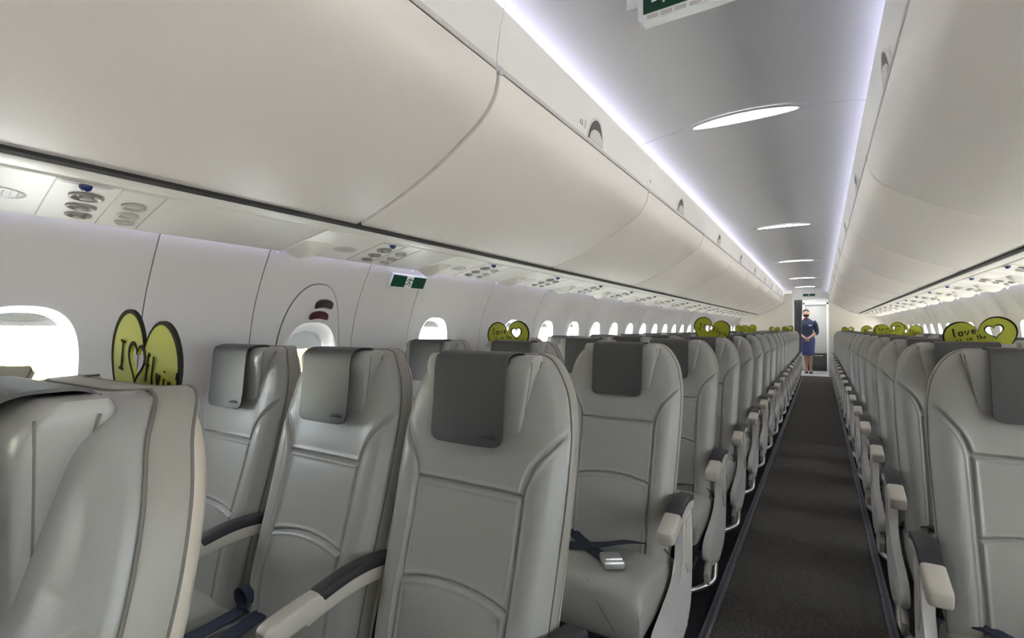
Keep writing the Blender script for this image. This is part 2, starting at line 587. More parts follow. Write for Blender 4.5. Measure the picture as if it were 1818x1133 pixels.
# ================================================================ crown (outer shell above the linings) and end walls
arc = [(XC + 1.418, 1.60)] + [(XC + 1.465 * math.cos(t), 1.61 + 0.85 * math.sin(t)) for t in np.linspace(0, math.pi, 40)] + [(XC - 1.418, 1.60)]
cr = obj('ceiling', grid([[(p[0], y, p[1]) for p in arc] for y in (Y0, Y1 + 2.0)]), M['ceiling'])
tag(cr, kind='structure')
wf = obj('wall_front', rbox((XC, Y0 - 0.04, 1.2), (3.6, 0.08, 2.7), 0), M['bulk'], smooth=False)
tag(wf, kind='structure')

# ceiling panels
CEIL = smtab([(-0.60, 2.105), (-0.575, 2.15), (-0.52, 2.185), (-0.40, 2.211), (-0.22, 2.230), (0.0, 2.237), (0.22, 2.230), (0.40, 2.211), (0.52, 2.185), (0.575, 2.15), (0.60, 2.105)], 5)
def CZ(x):
    return interp(CEIL, x)
joints = [Y0, -0.39, 2.63, 5.65, 8.67, 11.69, Y1]
for i in range(len(joints) - 1):
    a0, a1 = joints[i] + 0.003, joints[i + 1] - 0.003
    rows = [[(XC + x, a0, z + 0.006) for x, z in CEIL]] + [[(XC + x, y, z) for x, z in CEIL] for y in (a0 + 0.002, (a0 + a1) / 2, a1 - 0.002)] + [[(XC + x, a1, z + 0.006) for x, z in CEIL]]
    obj('ceiling_panel', grid(rows), M['ceiling'], cr)
for y in joints[1:-1]:
    obj('panel_joint', grid([[(XC + x, yy, z + 0.005) for x, z in CEIL] for yy in (y - 0.01, y + 0.01)]), M['seam'], cr)

# ceiling downlights on the joints
ords = ['first', 'second', 'third', 'fourth', 'fifth', 'sixth', 'seventh', 'eighth', 'ninth', 'tenth', 'eleventh', 'twelfth', 'thirteenth', 'fourteenth', 'fifteenth', 'sixteenth', 'seventeenth', 'eighteenth', 'nineteenth', 'twentieth', 'twenty-first', 'twenty-second']
def lens_outline(a, b, n=48):
    # pointed oval
    return [(a * math.cos(2 * math.pi * k / n), b * math.copysign(abs(math.sin(2 * math.pi * k / n)) ** 1.25, math.sin(2 * math.pi * k / n))) for k in range(n)]
for i, y in enumerate(joints[1:-1] + [14.15]):
    t = thing('ceiling_light', 'white lens shaped ceiling lamp, %s from the camera along the aisle ceiling' % (ords[i - 1] if i > 0 else 'the one behind'), 'lamp', (XC, y, 2.215), group='lens shaped ceiling lamps')
    rim = []
    for sc_, d in ((1.0, 0.0), (0.97, -0.005), (0.80, -0.007), (0.79, -0.004)):
        rim.append([(p[0] * sc_, p[1] * sc_, CZ(p[0] * sc_) - 2.215 + d - 0.001) for p in lens_outline(0.30, 0.072)])
    obj('lamp_rim', grid(rim, True), M['ceiling'], t)
    lo = lens_outline(0.232, 0.054)
    rings = [[(p[0] * sc_, p[1] * sc_, CZ(p[0] * sc_) - 2.215 - 0.006 - d) for p in lo] for sc_, d in ((1.0, 0.0), (0.8, 0.002), (0.4, 0.004), (0.05, 0.004))]
    obj('lamp_diffuser', loft(rings, False, True), M['down'], t)
    if i == 0:
        t['label'] = 'white lens shaped ceiling lamp above the front row, nearest the cabin front'

# ================================================================ overhead bins
DOOR = smtab([(0.494, 1.962), (0.499, 1.925), (0.515, 1.882), (0.556, 1.834), (0.64, 1.776), (0.765, 1.704), (0.905, 1.640), (1.02, 1.598), (1.105, 1.572)], 5)
VAL = smtab([(0.503, 1.985), (0.500, 2.02), (0.490, 2.09), (0.478, 2.140), (0.481, 2.150)], 5)
def along(prof, s, y0, y1, off=0.0, rollend=0.006):
    """extrude profile (half,z) along y with rolled ends; offset pushes towards cabin"""
    P = np.array(prof)
    T = np.gradient(P, axis=0)
    T /= np.linalg.norm(T, axis=1)[:, None]
    Nn = np.stack([-T[:, 1], T[:, 0]], 1)  # sign fixed below
    c = np.array([0.0, 1.2])
    for i in range(len(P)):
        if np.dot(Nn[i], c - P[i]) < 0:
            Nn[i] *= -1
    rows = []
    for y, d in ((y0, -0.02), (y0 + 0.0005, -rollend), (y0 + rollend * 0.35, -rollend * 0.3), (y0 + rollend, 0), ((y0 + y1) / 2, 0), (y1 - rollend, 0), (y1 - rollend * 0.35, -rollend * 0.3), (y1 - 0.0005, -rollend), (y1, -0.02)):
        rows.append([(XC + s * (p[0] + n_[0] * (d + off)), y, p[1] + n_[1] * (d + off)) for p, n_ in zip(P, Nn)])
    return grid(rows)

def text_mesh(body, size, depth=0.0008, align='LEFT'):
    cu = bpy.data.curves.new('t', 'FONT')
    cu.body = body
    cu.size = size
    cu.extrude = depth
    cu.align_x = align
    cu.resolution_u = 2
    o = bpy.data.objects.new('t', cu)
    COL.objects.link(o)
    dg = bpy.context.evaluated_depsgraph_get()
    me = bpy.data.meshes.new_from_object(o.evaluated_get(dg))
    V = [tuple(v.co) for v in me.vertices]
    F = [tuple(p.vertices) for p in me.polygons]
    bpy.data.objects.remove(o)
    bpy.data.meshes.remove(me)
    bpy.data.curves.remove(cu)
    return V, F

def place_on_side(vf, s, h, y, z):
    """map text plane (u right, v up) onto the valance facing the aisle. seen from the aisle, on the left wall reading direction runs +y"""
    V = []
    for (u, v, w) in vf[0]:
        V.append((XC + s * (h - w), y + (u if s < 0 else -u), z + v))
    return V, vf[1]

BINL = 1.51
for s, side in ((-1, 'left'), (1, 'right')):
    for b in range(11):
        y0 = -1.80 + BINL * b
        y1 = min(y0 + BINL, Y1 - 0.03)
        if y1 - y0 < 0.3:
            continue
        n_from = b - 0
        lab = 'cream overhead bin on the %s, %s from the cabin front' % (side, ords[b])
        t = thing('overhead_bin', lab, 'overhead bin', (0, 0, 0), group='overhead bins on the ' + side)
        t.location = (XC + s * 0.8, y0, 1.6)
        off = Vector((-t.location.x, -t.location.y, -t.location.z))
        A = lambda vf: shift(vf, off)
        gp = 0.0055
        obj('door', A(along(DOOR, s, y0 + gp, y1 - gp, 0.0, 0.009)), M['bin'], t)
        body = [(0.520, 1.985), (0.53, 1.90), (0.60, 1.83), (0.78, 1.725), (0.92, 1.66), (1.12, 1.59), (1.42, 1.60), (1.36, 1.85), (1.05, 2.12), (0.66, 2.20), (0.60, 2.10), (0.52, 2.05)]
        obj('bin_body', A(prism([(XC + s * h, z) for h, z in body], y0 + 0.001, y1 - 0.001, 'y')), M['gap'], t, smooth=False)
        obj('upper_panel', A(along(VAL, s, y0 + 0.001, y1 - 0.001, 0.0, 0.003)), M['valance'], t)
        # rail between door and panel: two thin ledges
        obj('top_rail', A(join(prism([(XC + s * 0.494, 1.9655), (XC + s * 0.491, 1.968), (XC + s * 0.4925, 1.982), (XC + s * 0.505, 1.985), (XC + s * 0.515, 1.975)], y0 + 0.02, y1 - 0.02, 'y'))), M['rail'], t, sharp=30)
        for yy in (y0 + 0.011, y1 - 0.011):
            obj('rail_end_cap', A(rbox((XC + s * 0.498, yy, 1.972), (0.016, 0.018, 0.026), 0.004, 1)), M['panelgrey'], t)
        # latch: D shaped cup with paddle
        ym = (y0 + y1) / 2
        hy = 0.492
        R_ = 0.084
        n = 28
        D = [(R_ * 1.0 * math.cos(math.pi * k / n), R_ * 1.22 * math.sin(math.pi * k / n)) for k in range(n + 1)]
        zb = 1.990
        hv = lambda z: interp([(z_, h_) for h_, z_ in VAL], z)
        cup = [(XC + s * (hv(zb + q[1]) - 0.0015), ym + q[0] * 0.92, zb + q[1] * 0.92) for q in D]
        cp = obj('latch_cup', A((cup, [tuple(range(len(cup)))])), M['handle_dark'], t, smooth=False)
        rim = [(XC + s * (hv(zb + q[1]) - 0.002), ym + q[0], zb + q[1]) for q in D]
        obj('latch_rim', A(tube(rim + [rim[0]], 0.004, 6)), M['valance'], cp)
        pad = [(q[0] * 0.80, q[1] * 0.52) for q in D]
        pv = [(XC + s * (hv(zb + q[1]) - 0.004), ym + q[0], zb + q[1] + 0.002) for q in pad] + [(XC + s * (hv(zb + q[1]) - 0.009), ym + q[0] * 0.95, zb + q[1] * 0.93 + 0.002) for q in pad]
        m_ = len(pad)
        obj('latch_paddle', A((pv, [tuple(range(m_)), tuple(range(m_, 2 * m_))] + [(i, (i + 1) % m_, m_ + (i + 1) % m_, m_ + i) for i in range(m_)])), M['rail'], cp)
        # row number beside the latch
        if s < 0 and b == 2:
            obj('row_number', A(place_on_side(text_mesh('12', 0.030), s, hv(2.03) - 0.001, ym - 0.165, 2.022)), M['handle_dark'], t, smooth=False)
        if s < 0 and b == 3:
            obj('row_number', A(place_on_side(text_mesh('13', 0.030), s, hv(2.03) - 0.001, y0 + 0.03, 2.022)), M['psugrey'], t, smooth=False)
        # small seat pictogram plate
        obj('seat_diagram', A([(XC + s * (hv(z) - 0.0012), ym - s * 0 + yy, z) for yy, z in ((-0.122, 2.018), (-0.100, 2.018), (-0.100, 2.052), (-0.122, 2.052))] and
            ([(XC + s * (hv(z) - 0.0012), ym + yy, z) for yy, z in ((-0.122, 2.018), (-0.100, 2.018), (-0.100, 2.052), (-0.122, 2.052))], [(0, 1, 2, 3)])), M['rail'], t, smooth=False)

# cove light strips: LED line lying in the gutter behind the lip of the bin panels
for s, side in ((-1, 'left'), (1, 'right')):
    g = thing('cove_light', 'hidden lavender white light strip running along the %s ceiling edge' % side, 'light strip', (XC + s * 0.541, (Y0 + Y1) / 2, 2.124))
    L = Y1 - Y0 - 0.1
    vf = rbox((0, 0, 0), (0.03, L, 0.012), 0.003, 1)
    obj('led_strip', vf, M['cove'], g)
    obj('gutter', prism([(-s * 0.034, 0.012), (-s * 0.034, -0.010), (s * 0.042, -0.010), (s * 0.042, 0.012), (s * 0.046, 0.012), (s * 0.046, -0.015), (-s * 0.039, -0.015), (-s * 0.039, 0.012)], -L / 2, L / 2, 'y'), M['valance'], g, smooth=False)

# dark shadow gap and rail under the bins
for i, s in enumerate((-1, 1)):
    g = obj('trim_%d' % (3 + i), prism([(XC + s * h, z) for h, z in ((1.095, 1.590), (1.098, 1.566), (1.118, 1.562), (1.122, 1.590))], Y0, Y1 - 0.02, 'y'), M['gap'], smooth=False)
    tag(g, kind='structure')
    obj('service_rail', prism([(XC + s * h, z) for h, z in ((1.118, 1.575), (1.119, 1.561), (1.126, 1.557), (1.165, 1.552), (1.170, 1.560), (1.170, 1.575))], Y0, Y1 - 0.02, 'y'), M['psu'], g, sharp=25)
    obj('service_void', prism([(XC + s * h, z) for h, z in ((1.12, 1.60), (1.12, 1.592), (1.44, 1.585), (1.44, 1.60))], Y0, Y1 - 0.02, 'y'), M['psu'], g, smooth=False)

# passenger service units under the bins
PSU = smtab([(1.172, 1.572), (1.1735, 1.5515), (1.20, 1.545), (1.28, 1.531), (1.37, 1.515), (1.43, 1.503), (1.449, 1.499), (1.454, 1.503), (1.454, 1.524)], 4)
def PZ(h):
    return interp(PSU[5:-6], h)
psu_y = [-1.06, -0.30, 0.465, 1.474, 2.219] + [2.99 + PITCH * k for k in range(15)]
bounds = []
for i, y in enumerate(psu_y):
    lo = psu_y[i] - 0.40 if i == 0 else bounds[-1][1]
    hi = (psu_y[i] + 0.42 if i + 1 < len(psu_y) else Y1 - 0.03)
    if i + 1 < len(psu_y):
        hi = min(hi, psu_y[i + 1] - 0.30)
        hi = psu_y[i + 1] - 0.33
    bounds.append((lo, hi))

def oval_disc(cy, h, ry, rh, s, d0, rings):
    rr = []
    for sc_, d in rings:
        rr.append([(XC + s * (h + rh * sc_ * math.sin(t)), cy + ry * sc_ * math.cos(t), PZ(h + rh * sc_ * math.sin(t)) + d0 + d) for t in [2 * math.pi * k / 24 for k in range(24)]])
    return loft(rr, False, True)

for s, side in ((-1, 'left'), (1, 'right')):
    for i, y in enumerate(psu_y):
        if s > 0 and y < 0:
            pass
        lo, hi = bounds[i]
        t = thing('service_unit', 'ivory overhead service panel with vents and lamps, %s along the %s side' % (ords[i], side), 'service panel', (XC + s * 1.3, y, 1.55), group='service panels under the %s bins' % side)
        A = lambda vf, t=t: shift(vf, (-t.location.x, -t.location.y, -t.location.z))
        obj('panel', A(along(PSU, s, lo + 0.001, hi - 0.001, 0.0, 0.003)), M['psu'], t)
        # divider lines
        for yy in (y - 0.055, y + 0.072, y + 0.170):
            obj('panel_joint', A(tube([(XC + s * h, yy + 0.06 * (h - 1.18) / 0.27 * 0.5, PZ(h) - 0.0004) for h in np.linspace(1.178, 1.44, 12)], 0.0016, 5)), M['psugrey'], t)
        # three air nozzles
        for j, (h, ry, rh) in enumerate(((1.262, 0.036, 0.027), (1.335, 0.033, 0.021), (1.395, 0.030, 0.017))):
            v = obj('air_nozzle', A(oval_disc(y + 0.025 + 0.012 * j, h, ry, rh, s, 0, ((1.0, 0.0005), (1.0, -0.004), (0.85, -0.0065), (0.62, -0.002), (0.45, 0.003), (0.38, -0.009), (0.15, -0.010)))), M['ventgrey'], t)
        # three reading lamps on a grey insert
        ins = []
        for h in np.linspace(1.178, 1.425, 10):
            ins.append([(XC + s * h, yy + 0.06 * (h - 1.18) / 0.27 * 0.5, PZ(h) - 0.0012) for yy in (y + 0.078, y + 0.12, y + 0.164)])
        obj('lamp_insert', A(grid(ins)), M['psu'], t)
        for j, (h, ry, rh) in enumerate(((1.27, 0.028, 0.021), (1.34, 0.026, 0.016), (1.395, 0.024, 0.013))):
            l = obj('reading_lamp', A(oval_disc(y + 0.130 + 0.012 * j, h, ry, rh, s, 0, ((1.0, -0.0015), (1.0, -0.007), (0.88, -0.009), (0.75, -0.003), (0.4, -0.0025)))), M['psugrey'], t)
            obj('lamp_lens', A(oval_disc(y + 0.130 + 0.012 * j, h, ry * 0.7, rh * 0.7, s, -0.004, ((1.0, 0.001), (0.6, -0.001), (0.1, -0.001)))), M['lens'], l)
        # blue call button in a recess beside the rail
        rc = []
        for sc_, d in ((1.0, -0.001), (0.9, -0.003), (0.5, -0.003)):
            rc.append([(XC + s * (1.183 + max(-0.008, 0.032 * sc_ * math.sin(tt))), y + 0.055 * sc_ * math.cos(tt), 1.5480 + d) for tt in [2 * math.pi * k / 20 for k in range(20)]])
        cbz = obj('call_button_mount', A(loft(rc, False, True)), M['panelgrey'], t)
        bb = []
        for a_ in np.linspace(0.0, math.pi / 2, 6):
            bb.append([(XC + s * (1.188 + 0.0135 * math.cos(a_) * math.sin(tt)), y + 0.0135 * math.cos(a_) * math.cos(tt), 1.543 - 0.014 * math.sin(a_)) for tt in [2 * math.pi * k / 16 for k in range(16)]])
        obj('call_button', A(loft(bb, False, True)), M['blue'], cbz)
        # speaker: shallow oval grille
        obj('speaker_grille', A(oval_disc(y - 0.125, 1.33, 0.055, 0.036, s, 0, ((1.0, -0.0005), (0.95, -0.002), (0.6, -0.0015), (0.2, -0.001)))), M['rail'], t)
        for q in range(-3, 4):
            obj('grille_slot', A(tube([(XC + s * (1.33 + d_), y - 0.125 + 0.013 * q + 0.1 * d_, PZ(1.33 + d_) - 0.002) for d_ in (-0.02, 0.0, 0.02)], 0.0013, 4)), M['psugrey'], t) if (s < 0 and i in (2, 3, 4)) else None
        # scoop shaped housing hanging at the outer edge
        if i >= 3:
            sp = []
            for a_ in np.linspace(0, 1, 8):
                yy = y - 0.322 + 0.125 * a_
                dep = 0.045 * math.sin(math.pi * min(1, a_ * 1.5 if a_ < 0.4 else 0.6 + (a_ - 0.4) * 0.65)) if 0 < a_ < 1 else 0.0015
                sp.append([(XC + s * (1.375 + 0.072 * math.cos(tt)), yy, PZ(min(1.448, max(1.18, 1.375 + 0.072 * math.cos(tt)))) - dep * math.sin(tt) + 0.002) for tt in np.linspace(0, math.pi, 13)])
            obj('scoop_housing', A(grid(sp)), M['psu'], t)

# wall wash light strips above the outer edge of the service panels
for s, side in ((-1, 'left'), (1, 'right')):
    g = obj('wash_light', rbox((XC + s * 1.469, (Y0 + Y1) / 2, 1.526), (0.007, Y1 - Y0 - 0.1, 0.008), 0.002, 1), M['wash'])
    tag(g, 'hidden lavender light strip washing the top of the %s sidewall' % side, 'light strip')

# ================================================================ aft bulkhead and vestibule
OPL, OPR, OPZ = -0.615, 0.195, 1.965
def bulk_half(x0, x1, name):
    o = obj(name, rbox(((x0 + x1) / 2, Y1 + 0.03, 0.95), (abs(x1 - x0), 0.05, 2.3), 0.004, 1), M['bulk'])
    tag(o, kind='structure')
    return o
bl = bulk_half(-2.15, OPL, 'wall_aft_left')
brr = bulk_half(OPR, 1.55, 'wall_aft_right')
hd = obj('wall_aft_header', rbox(((OPL + OPR) / 2, Y1 + 0.03, (OPZ + 2.30) / 2), (OPR - OPL + 0.02, 0.05, 2.30 - OPZ), 0.004, 1), M['doorwhite'])
tag(hd, kind='structure')
# curved cream edge where the last bins meet the bulkhead
for s in (-1, 1):
    o = obj('trim_%d' % (5 if s < 0 else 6), tube([(XC + s * (h - 0.01), Y1 - 0.012, z - 0.012) for h, z in DOOR] + [(XC + s * 1.30, Y1 - 0.012, 1.54), (XC + s * 1.44, Y1 - 0.012, 1.51)], 0.016, 8), M['valance'])
    tag(o, kind='structure')
# door frame of the opening
fr = obj('door_2', rbox(((OPL + OPR) / 2, Y1 + 0.02, OPZ - 0.014), (OPR - OPL, 0.11, 0.03), 0.006), M['doorwhite'])
tag(fr, kind='structure')
for xx in (OPL + 0.012, OPR - 0.012):
    obj('door_jamb', rbox((xx, Y1 + 0.02, OPZ / 2 - 0.015), (0.03, 0.11, OPZ - 0.03), 0.006), M['doorwhite'], fr)
th = obj('floor_threshold', rbox(((OPL + OPR) / 2 + 0.05, 15.5, 0.004), (1.1, 1.75, 0.012), 0.004), M['threshold'])
tag(th, kind='structure')
# vestibule side and end walls
v1 = obj('wall_vestibule_left', rbox((-0.98, 15.75, 1.1), (0.04, 2.0, 2.4), 0.004), M['doorwhite']); tag(v1, kind='structure')
v2 = obj('wall_vestibule_right', rbox((0.42, 15.75, 1.1), (0.04, 2.0, 2.4), 0.004), M['doorwhite']); tag(v2, kind='structure')
v3 = obj('wall_vestibule_end', rbox((XC, 16.72, 1.1), (3.6, 0.04, 2.8), 0.004), M['doorwhite']); tag(v3, kind='structure')
v4 = obj('ceiling_vestibule', rbox((-0.28, 15.72, 2.2), (1.5, 1.98, 0.03), 0.004), M['doorwhite']); tag(v4, kind='structure')
obj('vestibule_fill_panel', rbox((-0.28, 15.5, 2.182), (0.7, 1.2, 0.008), 0.002), M['down'], v4)  # unseen glowing panel added to brighten the vestibule
# grey galley door with a white frame, dark trolley bay below
gd = thing('galley_unit', 'grey galley panel with white frame and dark trolley bay behind the attendant', 'galley', (-0.12, 16.6, 0))
obj('upper_panel', rbox((0, 0.02, 1.20), (0.52, 0.03, 1.32), 0.006), M['galley'], gd)
obj('trolley_door', rbox((0, 0.02, 0.27), (0.52, 0.04, 0.44), 0.008), M['galleydark'], gd)
obj('trolley_latch', rbox((0, -0.01, 0.43), (0.34, 0.02, 0.025), 0.006), M['metal'], gd)
obj('kick_plate', rbox((0, 0.015, 0.025), (0.52, 0.05, 0.05), 0.004), M['frame'], gd)
obj('frame_post', rbox((0.288, -0.02, 0.98), (0.055, 0.10, 1.95), 0.008), M['doorwhite'], gd)
obj('frame_post', rbox((-0.288, -0.02, 0.98), (0.055, 0.10, 1.95), 0.008), M['doorwhite'], gd)
obj('frame_header', rbox((0, -0.02, 1.915), (0.63, 0.10, 0.075), 0.008), M['doorwhite'], gd)
obj('counter_edge', rbox((0, 0.0, 0.515), (0.52, 0.06, 0.03), 0.006), M['galley'], gd)
# curtain pulled to the left of the opening
cu_rows = []
for z in np.linspace(1.955, 0.02, 18):
    pin = 1.0 - 0.35 * max(0, (1.955 - z) / 1.9)
    cu_rows.append([(-0.585 + (k / 40) * 0.195 * pin, 14.86 + 0.022 * math.sin(k / 40 * 2 * math.pi * 5), z) for k in range(41)])
cvf = grid(cu_rows)
back = [(v[0], v[1] + 0.004, v[2]) for v in cvf[0]]
nv = len(cvf[0])
c = thing('curtain', 'dark grey pleated curtain drawn to the left of the aft doorway', 'curtain', (-0.585, 14.86, 0.012))
obj('fabric', shift((cvf[0] + back, cvf[1] + [tuple(i + nv for i in f)[::-1] for f in cvf[1]]), (0.585, -14.86, -0.012)), M['curtain'], c)
obj('curtain_rail', tube([(-0.0, 0, 1.935), (0.78, 0, 1.935)], 0.007, 8), M['metal'], c)

# ---------------------------------------------------------------- exit signs
def runner(sz, th=0.0012):
    """running figure as flat strokes in (x,z)"""
    st = [[(0.05, 0.30), (-0.05, 0.02)], [(-0.05, 0.02), (0.16, -0.10), (0.10, -0.38)], [(-0.05, 0.02), (-0.16, -0.18), (-0.36, -0.20)],
          [(0.05, 0.27), (0.24, 0.14), (0.36, 0.22)], [(0.03, 0.27), (-0.20, 0.22), (-0.28, 0.06)], [(0.12, 0.42), (0.13, 0.43)]]
    parts = []
    for i, l in enumerate(st):
        w = 0.075 if i != 5 else 0.10
        parts.append(tube([(a * sz, 0, b * sz) for a, b in l], w * sz * 0.6, 8))
    V, F = join(*parts)
    return [(v[0], v[1] * th / (0.05 * sz), v[2]) for v in V], F

def wall_sign():
    yc, zc = 1.900, 1.445
    ang = math.atan2(HW(1.475) - HW(1.41), 0.065)
    t = thing('exit_sign', 'green running figure exit sign on the left wall above the window row', 'sign', (XC - HW(zc) + 0.012, yc, zc), (0, -ang * 0.95, 0))
    # local: x out of the wall, y along, z up
    obj('frame', rbox((0, 0, 0), (0.016, 0.250, 0.074), 0.004), M['white'], t)
    for ys in (-0.073, 0.073):
        obj('green_panel', rbox((0.009, ys, 0), (0.003, 0.094, 0.062), 0.001, 1), M['green'], t)
    p = obj('pictogram_panel', rbox((0.009, 0, 0), (0.003, 0.050, 0.062), 0.001, 1), M['white'], t)
    V, F = runner(0.062)
    obj('running_figure', ([(0.0112 + v[1], v[0], v[2]) for v in V], F), M['green'], p)
wall_sign()

def ceiling_sign():
    t = thing('exit_sign', 'large green exit sign hanging from the near ceiling, cut by the top edge', 'sign', (-0.27, 1.44, 2.105))
    obj('housing', prism([(-0.185, 0.015), (-0.170, 0.0), (0.170, 0.0), (0.185, 0.015), (0.185, 0.110), (0.172, 0.125), (-0.172, 0.125), (-0.185, 0.110)], 0.0, 0.035, 'y', 0.004), M['white'], t)
    f = obj('green_panel', rbox((0, -0.001, 0.069), (0.335, 0.004, 0.088), 0.0015, 1), M['green'], t)
    V, F = runner(0.075)
    obj('running_figure', ([(v[0] - 0.115, -0.004 + v[1], v[2] + 0.07) for v in V], F), M['white'], f)
    for k in range(8):
        obj('lamp_slot', rbox((-0.140 + k * 0.040, -0.001, 0.013), (0.032, 0.004, 0.013), 0.002, 1), M['rail'], t)
    for xx in (-0.20, 0.20):
        obj('bracket', rbox((xx, 0.018, 0.085), (0.045, 0.02, 0.05), 0.006), M['white'], t)
    obj('stem', rbox((0, 0.018, 0.128), (0.25, 0.02, 0.012), 0.003), M['white'], t)
ceiling_sign()

t = thing('exit_sign', 'small dark green exit sign above the aft doorway', 'sign', (-0.245, Y1 - 0.008, 2.055))
obj('housing', rbox((0, 0, 0), (0.29, 0.018, 0.085), 0.004), M['white'], t)
f = obj('green_panel', rbox((0, -0.009, 0), (0.265, 0.004, 0.066), 0.0015, 1), M['green'], t)
V, F = runner(0.06)
obj('running_figure', ([(v[0], -0.0115 + v[1], v[2]) for v in V], F), M['white'], f)

# ================================================================ seats
OUTW = smtab([(0.385, 0.208), (0.5, 0.212), (0.7, 0.219), (0.85, 0.2245), (0.95, 0.224), (1.0, 0.219), (1.05, 0.208), (1.085, 0.192), (1.11, 0.173), (1.125, 0.155), (1.1345, 0.134), (1.138, 0.112)], 8)
ZTOP = 1.138
TILT = 0.235
def W(z): return interp(OUTW, z)
def YC(z): return (z - 0.95) * TILT
SE_Z1, SE_Z2 = 0.852, 0.650
def seam_lines():
    L = []
    for sg in (-1, 1):
        pts = [(sg * 0.137, 0.38), (sg * 0.141, 0.60), (sg * 0.143, 0.80), (sg * 0.147, 0.865), (sg * 0.165, 0.912), (sg * 0.195, 0.952), (sg * 0.228, 0.987)]
        L.append([(p[0], p[1]) for p in smooth_path([(a, b, 0) for a, b in pts], 5)])
    L.append([(-0.143, SE_Z1), (0.143, SE_Z1)])
    L.append([(x, SE_Z2 + 0.020 * (1 - (x / 0.142) ** 2) - 0.01) for x in np.linspace(-0.142, 0.142, 9)])
    return L
SEAMS = seam_lines()
def seam_dist(X, Z):
    D = np.full(X.shape, 9.0)
    for l in SEAMS:
        for (ax, az), (bx, bz) in zip(l[:-1], l[1:]):
            dx, dz = bx - ax, bz - az
            t = np.clip(((X - ax) * dx + (Z - az) * dz) / (dx * dx + dz * dz + 1e-12), 0, 1)
            D = np.minimum(D, np.hypot(X - ax - t * dx, Z - az - t * dz))
    return D

def front_y(X, Z, A):
    """front surface of the backrest relative to local row origin (arrays)"""
    yc = (Z - 0.95) * TILT
    y = yc - 0.074
    y -= 0.012 * np.exp(-((np.abs(A) - 0.80) / 0.16) ** 2) * np.clip((1.0 - Z) / 0.08, 0, 1)     # bolsters
    y -= 0.014 * np.exp(-((Z - 0.56) / 0.14) ** 2) * (1 - 0.5 * A ** 2)                            # lumbar
    y += 0.020 * np.abs(A) ** 9                                                                   # rolled edge
    y += 0.022 * np.clip((Z - 1.085) / 0.053, 0, 1) ** 2.2
    return y

def backrest_mesh():
    zs = np.concatenate([np.linspace(0.385, 1.06, 240, endpoint=False), 1.06 + 0.078 * np.sin(np.linspace(0, math.pi / 2, 28))])
    a = np.sin(np.linspace(-1, 1, 171) * 1.15) / math.sin(1.15)
    A, Z = np.meshgrid(a, zs)
    Wz = np.array([W(z) for z in zs])[:, None]
    X = A * Wz
    Y = front_y(X, Z, A)
    D = seam_dist(X, Z)
    fade = np.clip((1.0 - np.abs(A)) / 0.10, 0, 1)
    Y += fade * (0.0065 * np.exp(-(D / 0.0040) ** 2) - 0.0045 * (1 - np.exp(-D / 0.018)) - 0.0032 * np.exp(-((D - 0.0088) / 0.0038) ** 2))
    rows = [[(float(X[i, j]), float(Y[i, j]), float(Z[i, j])) for j in range(A.shape[1])] for i in range(A.shape[0])]
    V, F = grid(rows)
    nz, nx = A.shape
    loop = [i * nx for i in range(nz)] + [(nz - 1) * nx + j for j in range(1, nx)] + [i * nx + nx - 1 for i in range(nz - 2, -1, -1)]
    # sides running aft: piping bead, side band
    for d_out, dy in ((0.003, 0.006), (0.0005, 0.010), (0.0035, 0.018), (0.004, 0.034), (0.0025, 0.046), (-0.004, 0.052)):
        base = len(V)
        for q in loop:
            x, y, z = V[q]
            r = math.hypot(x, (z - 0.95) * 0.7) + 1e-9
            nx_ = x / max(0.05, abs(x)) if z < 1.05 else x / 0.2
            nz_ = max(0.0, (z - 1.03) / 0.11)
            l = math.hypot(nx_, nz_) + 1e-9
            V.append((x + d_out * nx_ / l, y + dy, z + d_out * nz_ / l))
        prev = loop if base == nz * nx else list(range(base - len(loop), base))
        for k in range(len(loop) - 1):
            F.append((prev[k], prev[k + 1], base + k + 1, base + k))
    return V, F, [V[q] for q in loop]

bV, bF, BLOOP = backrest_mesh()
seat_me = {}
def keep(key, vf, m, sharp=40, fix=True):
    o = obj(key, vf, m, sharp=sharp, fix=fix)
    me = o.data
    bpy.data.objects.remove(o)
    seat_me[key] = me
keep('backrest', (bV, bF), M['leather'], 60)
# stitched piping lines along the side of the backrest
sub = BLOOP[::3] + [BLOOP[-1]]
def offs(p, d_out, dy):
    x, y, z = p
    nx_ = x / max(0.05, abs(x)) if z < 1.05 else x / 0.2
    nz_ = max(0.0, (z - 1.03) / 0.11)
    l = math.hypot(nx_, nz_) + 1e-9
    return (x + d_out * nx_ / l, y + dy, z + d_out * nz_ / l)
keep('piping', tube([offs(p, 0.0028, 0.0115) for p in sub], 0.0016, 5), M['thread'])
keep('piping_rear', tube([offs(p, 0.0034, 0.047) for p in sub], 0.0014, 5), M['thread'])
keep('edge_band', grid([[offs(p, d, dy) for p in sub] for d, dy in ((0.001, 0.0115), (0.0045, 0.016), (0.0052, 0.030), (0.0042, 0.045), (0.001, 0.048))]), M['leather_shaded'])

